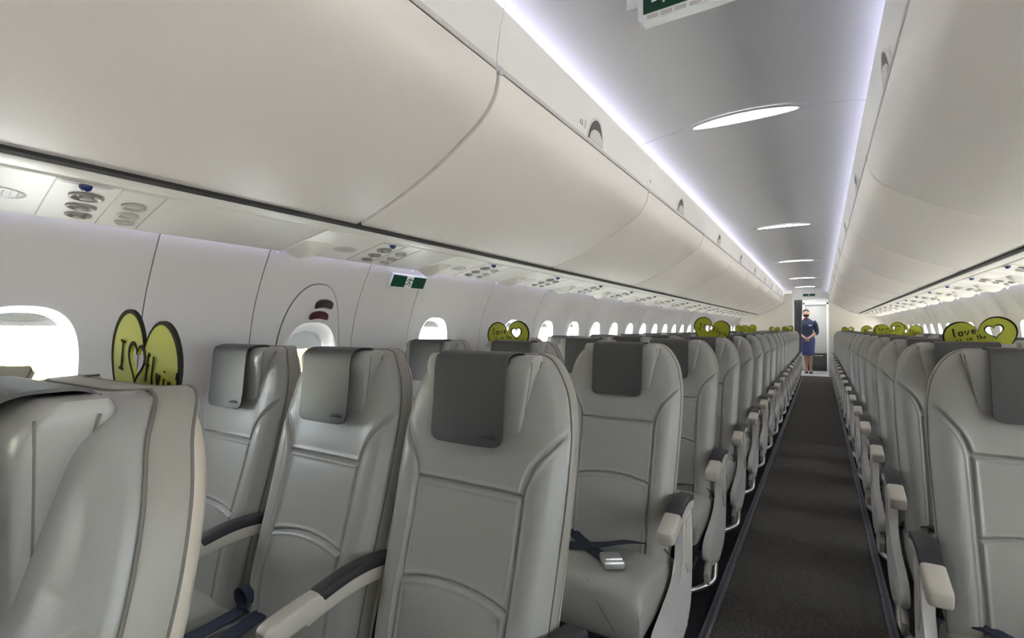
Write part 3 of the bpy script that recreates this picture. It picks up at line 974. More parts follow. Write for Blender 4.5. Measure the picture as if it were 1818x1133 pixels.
# beige shell behind
def shell_mesh():
    zs = list(np.linspace(0.30, 1.05, 30)) + list(1.05 + 0.085 * np.sin(np.linspace(0.1, math.pi / 2, 14)))
    W2 = lambda z: W(min(ZTOP, max(0.385, z))) + 0.003
    loop = [(-W2(z), z) for z in zs] + [(x, 1.136) for x in np.linspace(-0.09, 0.09, 7)] + [(W2(z), z) for z in reversed(zs)]
    rings = []
    for sc_, y, in ((1.0, -0.030), (1.004, -0.018), (1.0, -0.004), (0.985, 0.004), (0.94, 0.011), (0.80, 0.017), (0.5, 0.019)):
        rings.append([(x * sc_, YC(z) + y + 0.014 * max(0, (z - 0.9)) / 0.24 * 0, 0.72 + (z - 0.72) * (1 - (1 - sc_) * 0.55)) for x, z in loop])
    return loft(rings, False, True)
keep('back_shell', shell_mesh(), M['shell'], 50)

# headrest pillow: wedge, thick on top
def pad_mesh():
    rings = []
    n = 56
    for i, u in enumerate(np.linspace(0, 1, 22)):
        z = 0.962 + (1.140 - 0.962) * u
        hw = 0.116 + 0.034 * u
        th = 0.010 + 0.048 * u ** 1.1
        e = 1.0
        if u > 0.86:
            e = math.sqrt(max(0.02, 1 - ((u - 0.86) / 0.14) ** 2 * 0.75))
        if u < 0.1:
            e = 0.7 + 3 * u
        yb = (z - 0.95) * TILT - 0.074 + 0.012
        if u > 0.8: yb += 0.012 * ((u - 0.8) / 0.2)
        cy = yb - th / 2
        rr = []
        for x, y in sell(n, hw * (0.93 + 0.07 * e), th / 2 * e + 0.006, 9):
            rr.append((x, cy + y, z))
        rings.append(rr)
    return loft(rings)
keep('headrest', pad_mesh(), M['leather'], 50)
def pad_front(u):
    z = 0.962 + 0.178 * u
    th = 0.010 + 0.048 * u ** 1.1
    return z, (z - 0.95) * TILT - 0.062 - th - 0.006
for sg in (-1, 1):
    keep('stitch_front%d' % sg, tube([(sg * (0.116 + 0.034 * u - 0.0005), pad_front(u)[1] + 0.013, pad_front(u)[0]) for u in np.linspace(0.03, 0.93, 16)], 0.0013, 5), M['thread'])
    keep('stitch_rear%d' % sg, tube([(sg * (0.116 + 0.034 * u + 0.0008), pad_front(u)[1] + 0.004 + (0.010 + 0.048 * u ** 1.1) * 0.93, pad_front(u)[0]) for u in np.linspace(0.03, 0.93, 16)], 0.0014, 5), M['thread'])

# charcoal cover flap over the headrest
def flap_mesh():
    path = [(-0.012, 1.070), (-0.010, 1.115), (-0.012, 1.138), (-0.022, 1.1465), (-0.045, 1.1475), (-0.066, 1.146), (-0.081, 1.139), (-0.089, 1.124), (-0.095, 1.08), (-0.101, 1.03), (-0.107, 0.985), (-0.112, 0.946)]
    P = smooth_path([(0, a, b) for a, b in path], 7)
    L = [0]
    for p, q in zip(P[:-1], P[1:]):
        L.append(L[-1] + math.dist(p, q))
    tot = L[-1]
    rc = 0.024
    out = []
    for side, th in ((0, 0.0), (1, 0.0035)):
        rows = []
        for i, p in enumerate(P):
            hw = 0.0985
            rem = tot - L[i]
            if rem < rc:
                hw -= rc - math.sqrt(max(0, rc * rc - (rc - rem) ** 2))
            t = Vector(P[min(i + 1, len(P) - 1)]) - Vector(P[max(i - 1, 0)])
            nrm = Vector((0, -t.z, t.y)).normalized()   # outward (up/front)
            if nrm.z < 0 and p[2] > 1.14: nrm = -nrm
            row = []
            for a in np.linspace(-1, 1, 17):
                bow = 0.004 * a * a * min(1, max(0, (1.10 - p[2]) / 0.1))
                q = Vector((hw * a, p[1] + bow, p[2])) + nrm * (-th if True else 0)
                row.append(tuple(q))
            rows.append(row)
        out.append(rows)
    V1, F1 = grid(out[0]); V2, F2 = grid(out[1])
    n = len(V1)
    V = V1 + V2
    F = F1 + [tuple(i + n for i in f)[::-1] for f in F2]
    nr, nc = len(out[0]), 17
    loop = [i * nc for i in range(nr)] + [(nr - 1) * nc + j for j in range(1, nc)] + [i * nc + nc - 1 for i in range(nr - 2, -1, -1)] + [j for j in range(nc - 2, -1, -1)]
    for a, b in zip(loop[:-1], loop[1:]):
        F.append((a, b, b + n, a + n))
    return V, F, P
fV, fF, FP = flap_mesh()
keep('headrest_cover', (fV, fF), M['flap'], 60)
tx = text_mesh('airBaltic', 0.0135, 0.0006, 'RIGHT')
tv = []
for (u, v, w) in tx[0]:
    z = 0.964 + v
    x = 0.084 + u
    yy = -0.1098 + (z - 0.964) * 0.12 + 0.004 * (x / 0.0985) ** 2 - 0.0045
    tv.append((x, yy - w, z))
keep('lettering', (tv, tx[1]), M['emboss'])

# seat cushion
def cushion_mesh():
    rings = []
    n = 48
    for i, u in enumerate(np.linspace(0, 1, 26)):
        y = -0.115 - 0.385 * u
        zt = 0.405 + 0.022 * math.sin(math.pi * min(1, u * 0.75))
        zb = 0.262 - 0.012 * u
        k = 1.0
        if u > 0.90:
            v = (u - 0.90) / 0.10
            k = math.sqrt(max(0.0, 1 - v * v * 0.96))
            zb += 0.012 * v
        hz = (zt - zb) / 2 * (0.62 + 0.38 * k)
        hw = 0.219 * (0.96 + 0.04 * k)
        cz = zb + (zt - zb) / 2 - (1 - k) * 0.012
        rings.append([(x, y, cz + z) for x, z in sell(n, hw, hz, 4.5)])
    return loft(rings)
keep('seat_cushion', cushion_mesh(), M['leather'], 50)
keep('cushion_piping', join(tube([(x, -0.19 - 0.012 * (1 - (x / 0.2) ** 2), 0.4150) for x in np.linspace(-0.20, 0.20, 17)], 0.0018, 5),
                            tube(smooth_path([(0.04, -0.480, 0.418), (0.08, -0.4995, 0.37), (0.14, -0.4995, 0.29)], 4), 0.0014, 5)), M['thread'])

# armrests: dark pad on a pale body with a blunt pale nose
def section_loft(path, w, h, dz=0.0, e=5, scale=None):
    rings = []
    N = len(path)
    for i in range(N):
        p = Vector(path[i])
        t = (Vector(path[min(i + 1, N - 1)]) - Vector(path[max(i - 1, 0)])).normalized()
        up = Vector((1, 0, 0)).cross(t).normalized()
        if up.z < 0: up = -up
        k = scale[i] if scale else 1.0
        rings.append([tuple(p + Vector((1, 0, 0)) * a * k + up * (b * k + dz)) for a, b in sell(20, w / 2, h / 2, e)])
    return loft(rings)
def arm_set(key, pad, body, nose, w):
    P = smooth_path([(0, y, z) for y, z in pad], 6)
    keep(key + 'arm_pad', section_loft(P, w, 0.026, 0.0, 4, [0.9] + [1.0] * (len(P) - 2) + [0.94]), M['armpad'])
    P = smooth_path([(0, y, z) for y, z in body], 6)
    keep(key + 'armrest', section_loft(P, w * 0.94, 0.034, 0.0, 5), M['armbeige'])
    P = smooth_path([(0, y, z) for y, z in nose], 6)
    n_ = len(P)
    keep(key + 'arm_nose', section_loft(P, w, 0.048, 0.0, 5, [0.90, 0.97] + [1.0] * (n_ - 6) + [0.985, 0.96, 0.90, 0.72]), M['armbeige'])
arm_set('mid_', [(-0.055, 0.628), (-0.14, 0.645), (-0.22, 0.648), (-0.305, 0.634)], [(-0.055, 0.604), (-0.14, 0.620), (-0.22, 0.622), (-0.30, 0.612), (-0.34, 0.604)], [(-0.292, 0.622), (-0.34, 0.617), (-0.385, 0.610), (-0.425, 0.602)], 0.041)
arm_set('aisle_', [(-0.075, 0.598), (-0.14, 0.609), (-0.21, 0.606), (-0.275, 0.586)], [(-0.075, 0.574), (-0.14, 0.584), (-0.21, 0.580), (-0.27, 0.564)], [(-0.262, 0.578), (-0.30, 0.567), (-0.34, 0.556), (-0.375, 0.548)], 0.054)
keep('arm_stay', tube(smooth_path([(0, -0.075, 0.60), (0, -0.085, 0.52), (0, -0.12, 0.44), (0, -0.16, 0.40)], 5), [0.012] * 15 + [0.010], 8), M['panelgrey'])

# aisle side panel under the outer armrest
SP = [(-0.055, 0.600), (-0.155, 0.600), (-0.170, 0.555), (-0.176, 0.47), (-0.20, 0.415), (-0.27, 0.375), (-0.40, 0.345), (-0.468, 0.325), (-0.492, 0.290), (-0.478, 0.255), (-0.40, 0.235), (-0.30, 0.200), (-0.20, 0.185), (-0.10, 0.21), (-0.055, 0.28), (-0.035, 0.40), (-0.036, 0.52)]
SPs = [(p[1], p[2]) for p in smooth_path([(0, a, b) for a, b in SP + [SP[0]]], 3)][:-1]
keep('side_panel', prism(SPs, -0.014, 0.014, 'x', 0.005), M['panelgrey'], 35)
keep('panel_inset', prism([(-0.06, 0.57), (-0.135, 0.57), (-0.15, 0.50), (-0.155, 0.43), (-0.12, 0.38), (-0.07, 0.36)], -0.0175, 0.0175, 'x', 0.001), M['armbeige'], 35)
keep('release_lever', tube([(0, -0.22, 0.585), (0, -0.245, 0.565), (0, -0.262, 0.567)], 0.004, 6), M['frame'])
keep('lower_skirt', prism([(-0.44, 0.245), (-0.475, 0.20), (-0.46, 0.15), (-0.40, 0.21), (-0.22, 0.16), (-0.10, 0.19), (-0.10, 0.22), (-0.30, 0.215)], -0.011, 0.011, 'x', 0.003), M['psugrey'], 35)
# tubular baggage bar and legs
keep('baggage_bar', tube(smooth_path([(0.235, -0.20, 0.22), (0.240, -0.22, 0.14), (0.242, -0.24, 0.085), (0.236, -0.27, 0.048), (0.20, -0.33, 0.034), (0.15, -0.40, 0.036), (0.05, -0.42, 0.036), (-0.22, -0.42, 0.036)], 6), 0.0135, 10), M['metal'])
keep('leg', join(tube(smooth_path([(0, -0.40, 0.26), (0, -0.38, 0.14), (0, -0.36, 0.012)], 4), 0.016, 8), tube(smooth_path([(0, -0.36, 0.10), (0, -0.18, 0.20), (0, -0.02, 0.012)], 5), 0.014, 8), rbox((0, -0.19, 0.012), (0.035, 0.40, 0.016), 0.004, 1)), M['frame'])
keep('seat_pan', rbox((0, -0.29, 0.262), (0.43, 0.36, 0.035), 0.01), M['frame'])
keep('rear_beam', join(tube([(-0.215, -0.12, 0.25), (0.215, -0.12, 0.25)], 0.02, 10), tube([(-0.215, -0.38, 0.24), (0.215, -0.38, 0.24)], 0.02, 10)), M['frame'])

# belts
UPZ = (0, 0, 1)
def belt_a():
    b1 = ribbon(smooth_path([(-0.212, -0.145, 0.425), (-0.15, -0.20, 0.436), (-0.06, -0.275, 0.434), (0.01, -0.325, 0.434), (0.055, -0.350, 0.436)], 5), (0.55, -0.80, 0), 0.046, 0.003)
    b2 = ribbon(smooth_path([(0.214, -0.175, 0.418), (0.18, -0.170, 0.438), (0.10, -0.205, 0.448), (0.02, -0.265, 0.442), (-0.05, -0.305, 0.436), (-0.10, -0.325, 0.434)], 5), [(0.25 + 0.0 * k, -0.9, 0.35 - 0.02 * k) for k in range(26)], 0.046, 0.003)
    return b1, b2
ba = belt_a()
keep('seat_belt', ba[0], M['belt'])
keep('seat_belt_2', ba[1], M['belt'])
keep('buckle', xform(join(rbox((0, 0, 0.012), (0.060, 0.072, 0.022), 0.006), rbox((0, -0.004, 0.026), (0.050, 0.045, 0.006), 0.003)), Matrix.Translation((0.082, -0.375, 0.431)) @ Matrix.Scale(1.12, 4) @ Matrix.Rotation(math.radians(34), 4, 'Z')), M['buckle'])
keep('belt_tongue', xform(tube([(-0.018, 0, 0), (-0.018, -0.03, 0.002), (0.018, -0.03, 0.002), (0.018, 0, 0), (-0.018, 0, 0)], 0.0032, 6), Matrix.Translation((-0.105, -0.312, 0.435)) @ Matrix.Rotation(math.radians(-60), 4, 'Z')), M['buckle'])
def belt_b():
    # straps gathered and hanging over the cushion front
    b1 = ribbon(smooth_path([(-0.205, -0.15, 0.425), (-0.185, -0.20, 0.436), (-0.165, -0.32, 0.440), (-0.152, -0.46, 0.440), (-0.150, -0.507, 0.39), (-0.150, -0.512, 0.27), (-0.15, -0.505, 0.16)], 6), [(0.8, -0.55, 0)] * 8 + [(1, -0.1, 0)] * 40, 0.048, 0.003)
    b2 = ribbon(smooth_path([(-0.180, -0.13, 0.425), (-0.13, -0.18, 0.438), (-0.08, -0.32, 0.442), (-0.058, -0.46, 0.441), (-0.052, -0.508, 0.39), (-0.05, -0.513, 0.27), (-0.05, -0.506, 0.18)], 6), [(0.9, 0.35, 0)] * 8 + [(1, 0.1, 0)] * 40, 0.048, 0.003)
    b3 = ribbon([(-0.180 + 0.032 * math.cos(t), -0.20, 0.470 + 0.026 * math.sin(t)) for t in np.linspace(-0.4, 5.6, 18)], (0.1, 1, 0), 0.046, 0.003)
    return b1, b2, b3
for i_, vf_ in enumerate(belt_b()):
    keep('seat_belt_hanging%d' % i_, vf_, M['belt'])

SEATNAMES = ('backrest', 'piping', 'edge_band', 'back_shell', 'headrest', 'headrest_stitching', 'headrest_cover', 'lettering')
def make_seat(kind, side, belt='a'):
    """side: +1 -> aisle lies on +x of the seat (left block), -1 -> right block"""
    t = thing('passenger_seat', '', 'seat')
    b = share('backrest', seat_me['backrest'], t)
    share('piping', seat_me['piping'], b)
    share('piping', seat_me['piping_rear'], b)
    share('edge_band', seat_me['edge_band'], b)
    share('back_shell', seat_me['back_shell'], t)
    h = share('headrest', seat_me['headrest'], t)
    for sg in (-1, 1):
        share('stitching', seat_me['stitch_front%d' % sg], h)
        share('stitching', seat_me['stitch_rear%d' % sg], h)
    f = share('headrest_cover', seat_me['headrest_cover'], t)
    share('lettering', seat_me['lettering'], f)
    c = share('seat_cushion', seat_me['seat_cushion'], t)
    share('cushion_piping', seat_me['cushion_piping'], c)
    share('seat_pan', seat_me['seat_pan'], t)
    share('frame_beam', seat_me['rear_beam'], t)
    if belt == 'a':
        sb = share('seat_belt', seat_me['seat_belt'], t)
        share('buckle', seat_me['buckle'], sb)
        sb2 = share('seat_belt', seat_me['seat_belt_2'], t)
        share('belt_tongue', seat_me['belt_tongue'], sb2)
    else:
        for i_ in range(3):
            share('seat_belt', seat_me['seat_belt_hanging%d' % i_], t)
    def arm(x, dz, stay=True):
        key = 'mid_' if stay else 'aisle_'
        a = share('armrest', seat_me[key + 'armrest'], t, (x, 0, dz))
        share('arm_pad', seat_me[key + 'arm_pad'], a)
        share('arm_nose', seat_me[key + 'arm_nose'], a)
        if stay:
            share('arm_stay', seat_me['arm_stay'], a)
        return a
    if kind == 'aisle':
        arm(side * 0.252, 0.0, False)
        sp = share('side_panel', seat_me['side_panel'], t, (side * 0.248, 0, -0.035))
        share('panel_inset', seat_me['panel_inset'], sp)
        share('release_lever', seat_me['release_lever'], sp, (side * 0.018, 0, 0.01))
        share('lower_skirt', seat_me['lower_skirt'], sp)
        bar = share('baggage_bar', seat_me['baggage_bar'], t)
        if side < 0:
            bar.scale.x = -1
        share('leg', seat_me['leg'], t, (side * 0.10, 0, 0))
    elif kind == 'middle':
        arm(side * 0.245, 0.0)
        share('leg', seat_me['leg'], t, (-side * 0.18, 0, 0))
    else:
        arm(side * 0.245, 0.0)
        arm(-side * 0.240, 0.0)
        share('leg', seat_me['leg'], t, (-side * 0.05, 0, 0))
    return t

BLOCKS = [(-0.668, 'aisle', 1, 'left'), (-1.158, 'middle', 1, 'left'), (-1.648, 'window', 1, 'left'), (0.490, 'aisle', -1, 'right'), (0.980, 'window', -1, 'right')]
protos = {}
for x, kind, sd, side in BLOCKS:
    for r, y in enumerate(ROWS):
        if side == 'right' and r < 2:
            continue
        belt = 'b' if (r == 1 and kind in ('middle', 'window') and side == 'left') else 'a'
        key = (kind, sd, belt, 'near' if r < 6 else 'far')
        if key not in protos:
            if key[3] == 'near':
                t = make_seat(kind, sd, belt)
            else:
                t = copy_tree(protos[(kind, sd, 'a', 'near')], None, skip=('lettering', 'belt_tongue', 'release_lever', 'stitching', 'cushion_piping'))
            protos[key] = t
        else:
            t = copy_tree(protos[key])
        t.location = (x, y, 0)
        extra = ''
        if r == 0 and kind == 'aisle':
            lab = 'large near grey leather aisle seat at the bottom left corner'
        else:
            lab = 'grey leather %s seat in the %s row of the %s block' % (kind, ords[r], side)
        t['label'] = lab
        t['category'] = 'seat'
        t['group'] = 'grey leather passenger seats'

# ================================================================ heart signs
GL = {
 'I': [[(.2, 1), (.8, 1)], [(.5, 1), (.5, 0)], [(.2, 0), (.8, 0)]],
 'f': [[(.85, .93), (.65, 1), (.47, .85), (.45, -.05)], [(.2, .55), (.8, .57)]],
 'l': [[(.5, 1), (.45, .3), (.52, 0), (.7, .06)]],
 'y': [[(.2, .5), (.48, .1)], [(.82, .52), (.3, -.4)]],
 'i': [[(.5, .5), (.5, 0)], [(.5, .72), (.52, .77)]],
 'n': [[(.2, .5), (.2, 0)], [(.2, .35), (.5, .52), (.75, .4), (.78, 0)]],
 "'": [[(.5, 1), (.42, .75)]],
 'o': [[(.5 + .33 * math.cos(t), .25 + .25 * math.sin(t)) for t in np.linspace(0, 2 * math.pi, 13)]],
 'v': [[(.1, .5), (.45, 0), (.85, .52)]],
 'e': [[(.2, .26), (.8, .3), (.65, .5), (.35, .48), (.18, .2), (.4, 0), (.82, .08)]],
 's': [[(.75, .48), (.4, .5), (.3, .36), (.7, .2), (.6, 0), (.2, .03)]],
 't': [[(.5, .9), (.5, .05), (.72, 0)], [(.2, .6), (.8, .6)]],
 'h': [[(.2, 1), (.2, 0)], [(.2, .35), (.5, .5), (.75, .35), (.75, 0)]],
 'a': [[(.75, .5), (.4, .5), (.2, .25), (.4, 0), (.72, .2)], [(.75, .5), (.78, 0)]],
 'r': [[(.25, .5), (.25, 0)], [(.25, .3), (.5, .5), (.8, .45)]],
 ' ': [],
}
def write(txt, x, z, h, r, adv=0.62, slope=0.0):
    parts = []
    for i, ch in enumerate(txt):
        for st in GL[ch]:
            pts = [(x + (i * adv + p[0] * adv * 0.95) * h, 0, z + p[1] * h + slope * (i * adv + p[0] * adv) * h) for p in st]
            parts.append(tube(pts, r, 6))
    V, F = join(*parts)
    return [(v[0], v[1] * 0.35, v[2]) for v in V], F

def heart_loop(w, h, n=72, c=(0, 0)):
    out = []
    for k in range(n):
        t = 2 * math.pi * k / n
        x = 16 * math.sin(t) ** 3
        z = 13 * math.cos(t) - 5 * math.cos(2 * t) - 2 * math.cos(3 * t) - math.cos(4 * t)
        out.append((c[0] + x / 32 * w, c[1] + (z + 2.6) / 29 * h))
    return out

HM = {}
def heart(kind, loc, tilt, lean, label, w=0.225, h=0.215, sx=1.0):
    t = thing('heart_sign', label, 'sign', loc, (lean, tilt, 0), group='green heart signs on the seats')
    key = kind
    if key not in HM:
        hc = (-0.022, 0.040) if kind == 'fly' else (0.048, 0.050)
        out = heart_loop(w, h)
        hole = heart_loop(0.052, 0.050, 40, hc)
        rimh = heart_loop(0.062, 0.060, 40, hc)
        big = heart_loop(w + 0.010, h + 0.010)
        a = obj('board', holed_plate(out, [hole], 0.004), M['heart'], sharp=30)
        b = obj('border', holed_plate(big, [heart_loop(w - 0.001, h - 0.001)], 0.0046), M['ink'], sharp=30)
        e = obj('hole_outline', holed_plate(rimh, [hole], 0.0012), M['ink'], sharp=30)
        if kind == 'fly':
            tx_ = join(write('I', -0.085, 0.024, 0.040, 0.0022), write("flyin'", 0.008, 0.026, 0.038, 0.0020, 0.50, -0.10))
        else:
            tx_ = join(write('love', -0.088, 0.050, 0.034, 0.0024, 0.62, 0.05), write('is in the', -0.078, 0.028, 0.022, 0.0015, 0.50), write('air', -0.045, 0.000, 0.028, 0.0019, 0.55))
        l = obj('lettering', tx_, M['ink'])
        HM[key] = [q.data for q in (a, b, e, l)]
        for q in (a, b, e, l):
            bpy.data.objects.remove(q)
    t.scale = (sx, 1, 1 if sx == 1 else 0.95)
    bd = share('board', HM[key][0], t)
    share('border', HM[key][1], t, (0, -0.0008, 0))
    share('hole_outline', HM[key][2], bd, (0, -0.0013, 0))
    share('lettering', HM[key][3], bd, (0, -0.0012, 0))
    return t
rad = math.radians
hy = 0.066
heart('fly', (-0.765, 0.298, 1.112), rad(10), 0, 'green heart sign behind the near seat at the left, reading I heart flyin', sx=0.84)
heart('love', (-1.265, ROWS[2] + hy, 1.122), rad(-3), 0, 'green heart sign reading love on the third row middle seat of the left block')
heart('fly', (-0.630, ROWS[4] + hy, 1.155), rad(13), 0, 'green heart sign reading I heart flyin on a fifth row left aisle seat')
heart('love', (0.565, ROWS[3] + hy, 1.128), rad(-10), 0, 'large green heart sign reading love on the fourth row right aisle seat')
heart('love', (0.560, ROWS[7] + hy, 1.140), rad(-10), 0, 'green heart sign on the eighth row right aisle seat, middle of the far right group')
heart('fly', (0.775, ROWS[8] + hy, 1.130), rad(4), 0, 'green heart sign on the far right window side, rightmost of the far group')
heart('fly', (0.535, ROWS[9] + hy, 1.128), rad(-4), 0, 'green heart sign on the tenth row right block, left of the far group')
heart('love', (0.52, ROWS[17] + hy, 1.130), rad(0), 0, 'tiny green heart sign farthest along the right block')
heart('love', (-1.19, ROWS[12] + hy, 1.150), rad(3), 0, 'small green heart sign on the left block, left one of the far pair')
heart('fly', (-0.99, ROWS[11] + hy, 1.150), rad(-5), 0, 'small green heart sign on the left block, right one of the far pair')
heart('love', (-0.62, ROWS[16] + hy, 1.150), rad(-8), 0, 'tiny green heart sign by the attendant at the far left aisle seats')
heart('fly', (-0.95, ROWS[17] + hy, 1.135), rad(6), 0, 'tiny green heart sign at the far left, second beside the attendant')

# ================================================================ flight attendant
def person():
    t = thing('person', 'masked cabin attendant in navy uniform with hands clasped in the aft doorway', 'person', (-0.31, 15.45, 0.01))
    # skeleton vertices: (co, radius)
    verts, edges, rad_ = [], [], []
    def v(p, r, par=None):
        verts.append(p); rad_.append(r)
        if par is not None: edges.append((par, len(verts) - 1))
        return len(verts) - 1
    pel = v((0.0, 0.0, 0.93), (0.135, 0.105))
    wst = v((0.0, -0.01, 1.08), (0.110, 0.085), pel)
    cst = v((-0.005, 0.0, 1.25), (0.130, 0.10), wst)
    shl = v((-0.01, 0.01, 1.37), (0.115, 0.075), cst)
    nk = v((-0.015, 0.005, 1.45), (0.048, 0.048), shl)
    nk2 = v((-0.018, -0.005, 1.51), (0.046, 0.046), nk)
    hd0 = v((-0.02, -0.012, 1.56), (0.062, 0.075), nk2)
    hd1 = v((-0.02, -0.010, 1.62), (0.074, 0.090), hd0)
    hd2 = v((-0.02, -0.004, 1.675), (0.060, 0.075), hd1)
    for sx in (-1, 1):
        sh = v((sx * 0.155, 0.01, 1.355), (0.052, 0.052), shl)
        el = v((sx * 0.215, 0.015, 1.09), (0.040, 0.040), sh)
        wr = v((sx * 0.055, -0.165, 0.945), (0.026, 0.024), el)
        pm = v((sx * 0.012, -0.19, 0.905), (0.034, 0.018), wr)
        for j in range(4):
            k1 = v((-sx * (0.014 - 0.003 * j), -0.205 - 0.004 * sx, 0.905 - 0.015 * j + 0.008), (0.0088, 0.0088), pm)
            k2 = v((-sx * (0.040 - 0.004 * j), -0.198 - 0.004 * sx, 0.893 - 0.014 * j), (0.008, 0.008), k1)
            v((-sx * (0.058 - 0.006 * j), -0.180, 0.884 - 0.013 * j), (0.007, 0.007), k2)
        th_ = v((sx * 0.018, -0.222, 0.925), (0.010, 0.010), pm)
        v((-sx * 0.008, -0.232, 0.915), (0.008, 0.008), th_)
        hp = v((sx * 0.085, 0.0, 0.86), (0.085, 0.085), pel)
        kn = v((sx * 0.055 + 0.01, -0.01 - 0.03 * (sx > 0), 0.50), (0.055, 0.055), hp)
        cf = v((sx * 0.050 + 0.02, 0.02 - 0.03 * (sx > 0), 0.34), (0.048, 0.050), kn)
        an = v((sx * 0.045 + 0.03, 0.02 - 0.04 * (sx > 0), 0.11), (0.028, 0.030), cf)
        ft = v((sx * 0.05 + 0.035, -0.05 - 0.04 * (sx > 0), 0.055), (0.030, 0.024), an)
        v((sx * 0.055 + 0.04, -0.13 - 0.04 * (sx > 0), 0.03), (0.028, 0.016), ft)
    me = bpy.data.meshes.new('body')
    me.from_pydata(verts, edges, [])
    b = bpy.data.objects.new('body', me)
    COL.objects.link(b)
    b.parent = t
    sk = b.modifiers.new('skin', 'SKIN')
    sk.use_smooth_shade = True
    for i, r in enumerate(rad_):
        me.skin_vertices[0].data[i].radius = r
        me.skin_vertices[0].data[i].use_root = (i == 0)
    ss = b.modifiers.new('sub', 'SUBSURF')
    ss.levels = 2; ss.render_levels = 2
    me.materials.append(M['skin'])
    # dress: jacket torso, sleeves, skirt
    def ring(z, a, b_, cx=0.0, cy=0.0, n=28):
        return [(cx + x, cy + y, z) for x, y in sell(n, a, b_, 2.3)]
    prof = [(0.925, 0.186, 0.148), (0.98, 0.170, 0.135), (1.08, 0.138, 0.108), (1.18, 0.152, 0.120), (1.27, 0.172, 0.135), (1.34, 0.182, 0.115), (1.385, 0.165, 0.092), (1.42, 0.105, 0.072), (1.455, 0.064, 0.062)]
    obj('jacket', loft([ring(z, a, b_, -0.004, 0.0) for z, a, b_ in prof], True, True), M['navy'], t, 60)
    obj('skirt', loft([ring(z, a, b_, 0.008 * (0.95 - z), -0.005) for z, a, b_ in [(0.985, 0.166, 0.131), (0.90, 0.186, 0.147), (0.78, 0.180, 0.140), (0.62, 0.166, 0.128), (0.475, 0.152, 0.118)]], True, True), M['navy2'], t, 60)
    for sx in (-1, 1):
        P = smooth_path([(sx * 0.135, 0.01, 1.375), (sx * 0.185, 0.012, 1.30), (sx * 0.208, 0.015, 1.18), (sx * 0.217, 0.010, 1.09), (sx * 0.190, -0.03, 1.055)], 4)
        obj('sleeve', tube(P, [0.066 - 0.014 * i / len(P) for i in range(len(P))], 14), M['navy'], t)
        # heeled shoe
        ox, oy = sx * 0.05 + 0.033, -0.04 * (sx > 0)
        sh = []
        for y, hw, zt, zb in ((0.055, 0.024, 0.11, 0.06), (0.03, 0.032, 0.10, 0.055), (-0.02, 0.034, 0.078, 0.035), (-0.08, 0.038, 0.058, 0.006), (-0.13, 0.036, 0.045, 0.002), (-0.165, 0.020, 0.026, 0.004)):
            sh.append([(ox + x + (0.004 * sx), oy + y, (zt + zb) / 2 + z) for x, z in sell(16, hw, (zt - zb) / 2, 2.6)])
        s_ = obj('shoe', loft(sh), M['shoe'], t)
        obj('heel', tube([(ox, oy + 0.04, 0.07), (ox, oy + 0.038, 0.0)], [0.014, 0.007], 8), M['shoe'], s_)
    # lighter name badge and wings on the chest, scarf
    obj('badge', rbox((0.075, -0.133, 1.275), (0.065, 0.008, 0.024), 0.003, 1), M['white'], t)
    obj('scarf', loft([ring(z, a, b_, -0.014, -0.004) for z, a, b_ in [(1.425, 0.085, 0.074), (1.445, 0.070, 0.068), (1.475, 0.058, 0.058)]], False, False), M['handle_red'], t, 60)
    # face: mask, eyes, nose bridge, ears, hair
    hx, hyy, hz = -0.02, -0.010, 1.615
    def ell(c, r, z0=-1, z1=1, n=24, m=14):
        rr = []
        for u in np.linspace(z0, z1, m):
            q = math.sqrt(max(0.0004, 1 - u * u))
            rr.append([(c[0] + r[0] * q * math.cos(a), c[1] + r[1] * q * math.sin(a), c[2] + r[2] * u) for a in [2 * math.pi * k / n for k in range(n)]])
        return loft(rr)
    fc = obj('face', ell((hx, hyy - 0.006, 1.592), (0.076, 0.092, 0.112)), M['skin'], t)
    obj('mask', ell((hx, hyy - 0.014, 1.545), (0.072, 0.092, 0.052), -0.9, 0.9), M['mask'], t)
    for sx in (-1, 1):
        obj('eye', ell((hx + sx * 0.030, hyy - 0.090, 1.612), (0.013, 0.008, 0.007), n=12, m=8), M['hair'], fc)
        obj('eyebrow', tube([(hx + sx * 0.015, hyy - 0.094, 1.630), (hx + sx * 0.032, hyy - 0.092, 1.635), (hx + sx * 0.048, hyy - 0.082, 1.630)], 0.0028, 5), M['hair'], fc)
        obj('ear', ell((hx + sx * 0.078, hyy + 0.01, 1.598), (0.009, 0.018, 0.028), n=12, m=8), M['skin'], fc)
    obj('nose', tube([(hx, hyy - 0.094, 1.615), (hx, hyy - 0.106, 1.59), (hx, hyy - 0.112, 1.575)], [0.006, 0.009, 0.012], 8), M['skin'], fc)
    # hair cap swept back and a bun
    rr = []
    for u in np.linspace(0.0, 1.0, 12):
        q = math.cos(u * math.pi / 2) if u < 1 else 0.02
        rr.append([(hx + 0.083 * max(q, 0.02) * math.cos(a), hyy + 0.016 + 0.100 * max(q, 0.02) * math.sin(a), 1.622 + 0.030 * (1 - math.sin(a)) * 0.5 * (1 - u) - 0.055 * (1 + math.sin(a)) * 0.5 * (1 - u) + 0.098 * math.sin(u * math.pi / 2)) for a in [2 * math.pi * k / 28 for k in range(28)]])
    obj('hair', loft(rr, False, True), M['hair'], t)
    obj('hair_bun', ell((hx, hyy + 0.105, 1.63), (0.042, 0.036, 0.042)), M['hair'], t)
person()

# ================================================================ outside
gr = obj('ground', rbox((-150, 40, -3.2), (500, 600, 0.1), 0), M['tarmac'], smooth=False)
tag(gr, kind='structure')
for i, (x0, x1) in enumerate(((-120, -48), (-400, -140))):
    obj('grass_strip', rbox(((x0 + x1) / 2, 40, -3.14), (x1 - x0, 600, 0.04), 0), M['grass'], gr, smooth=False)
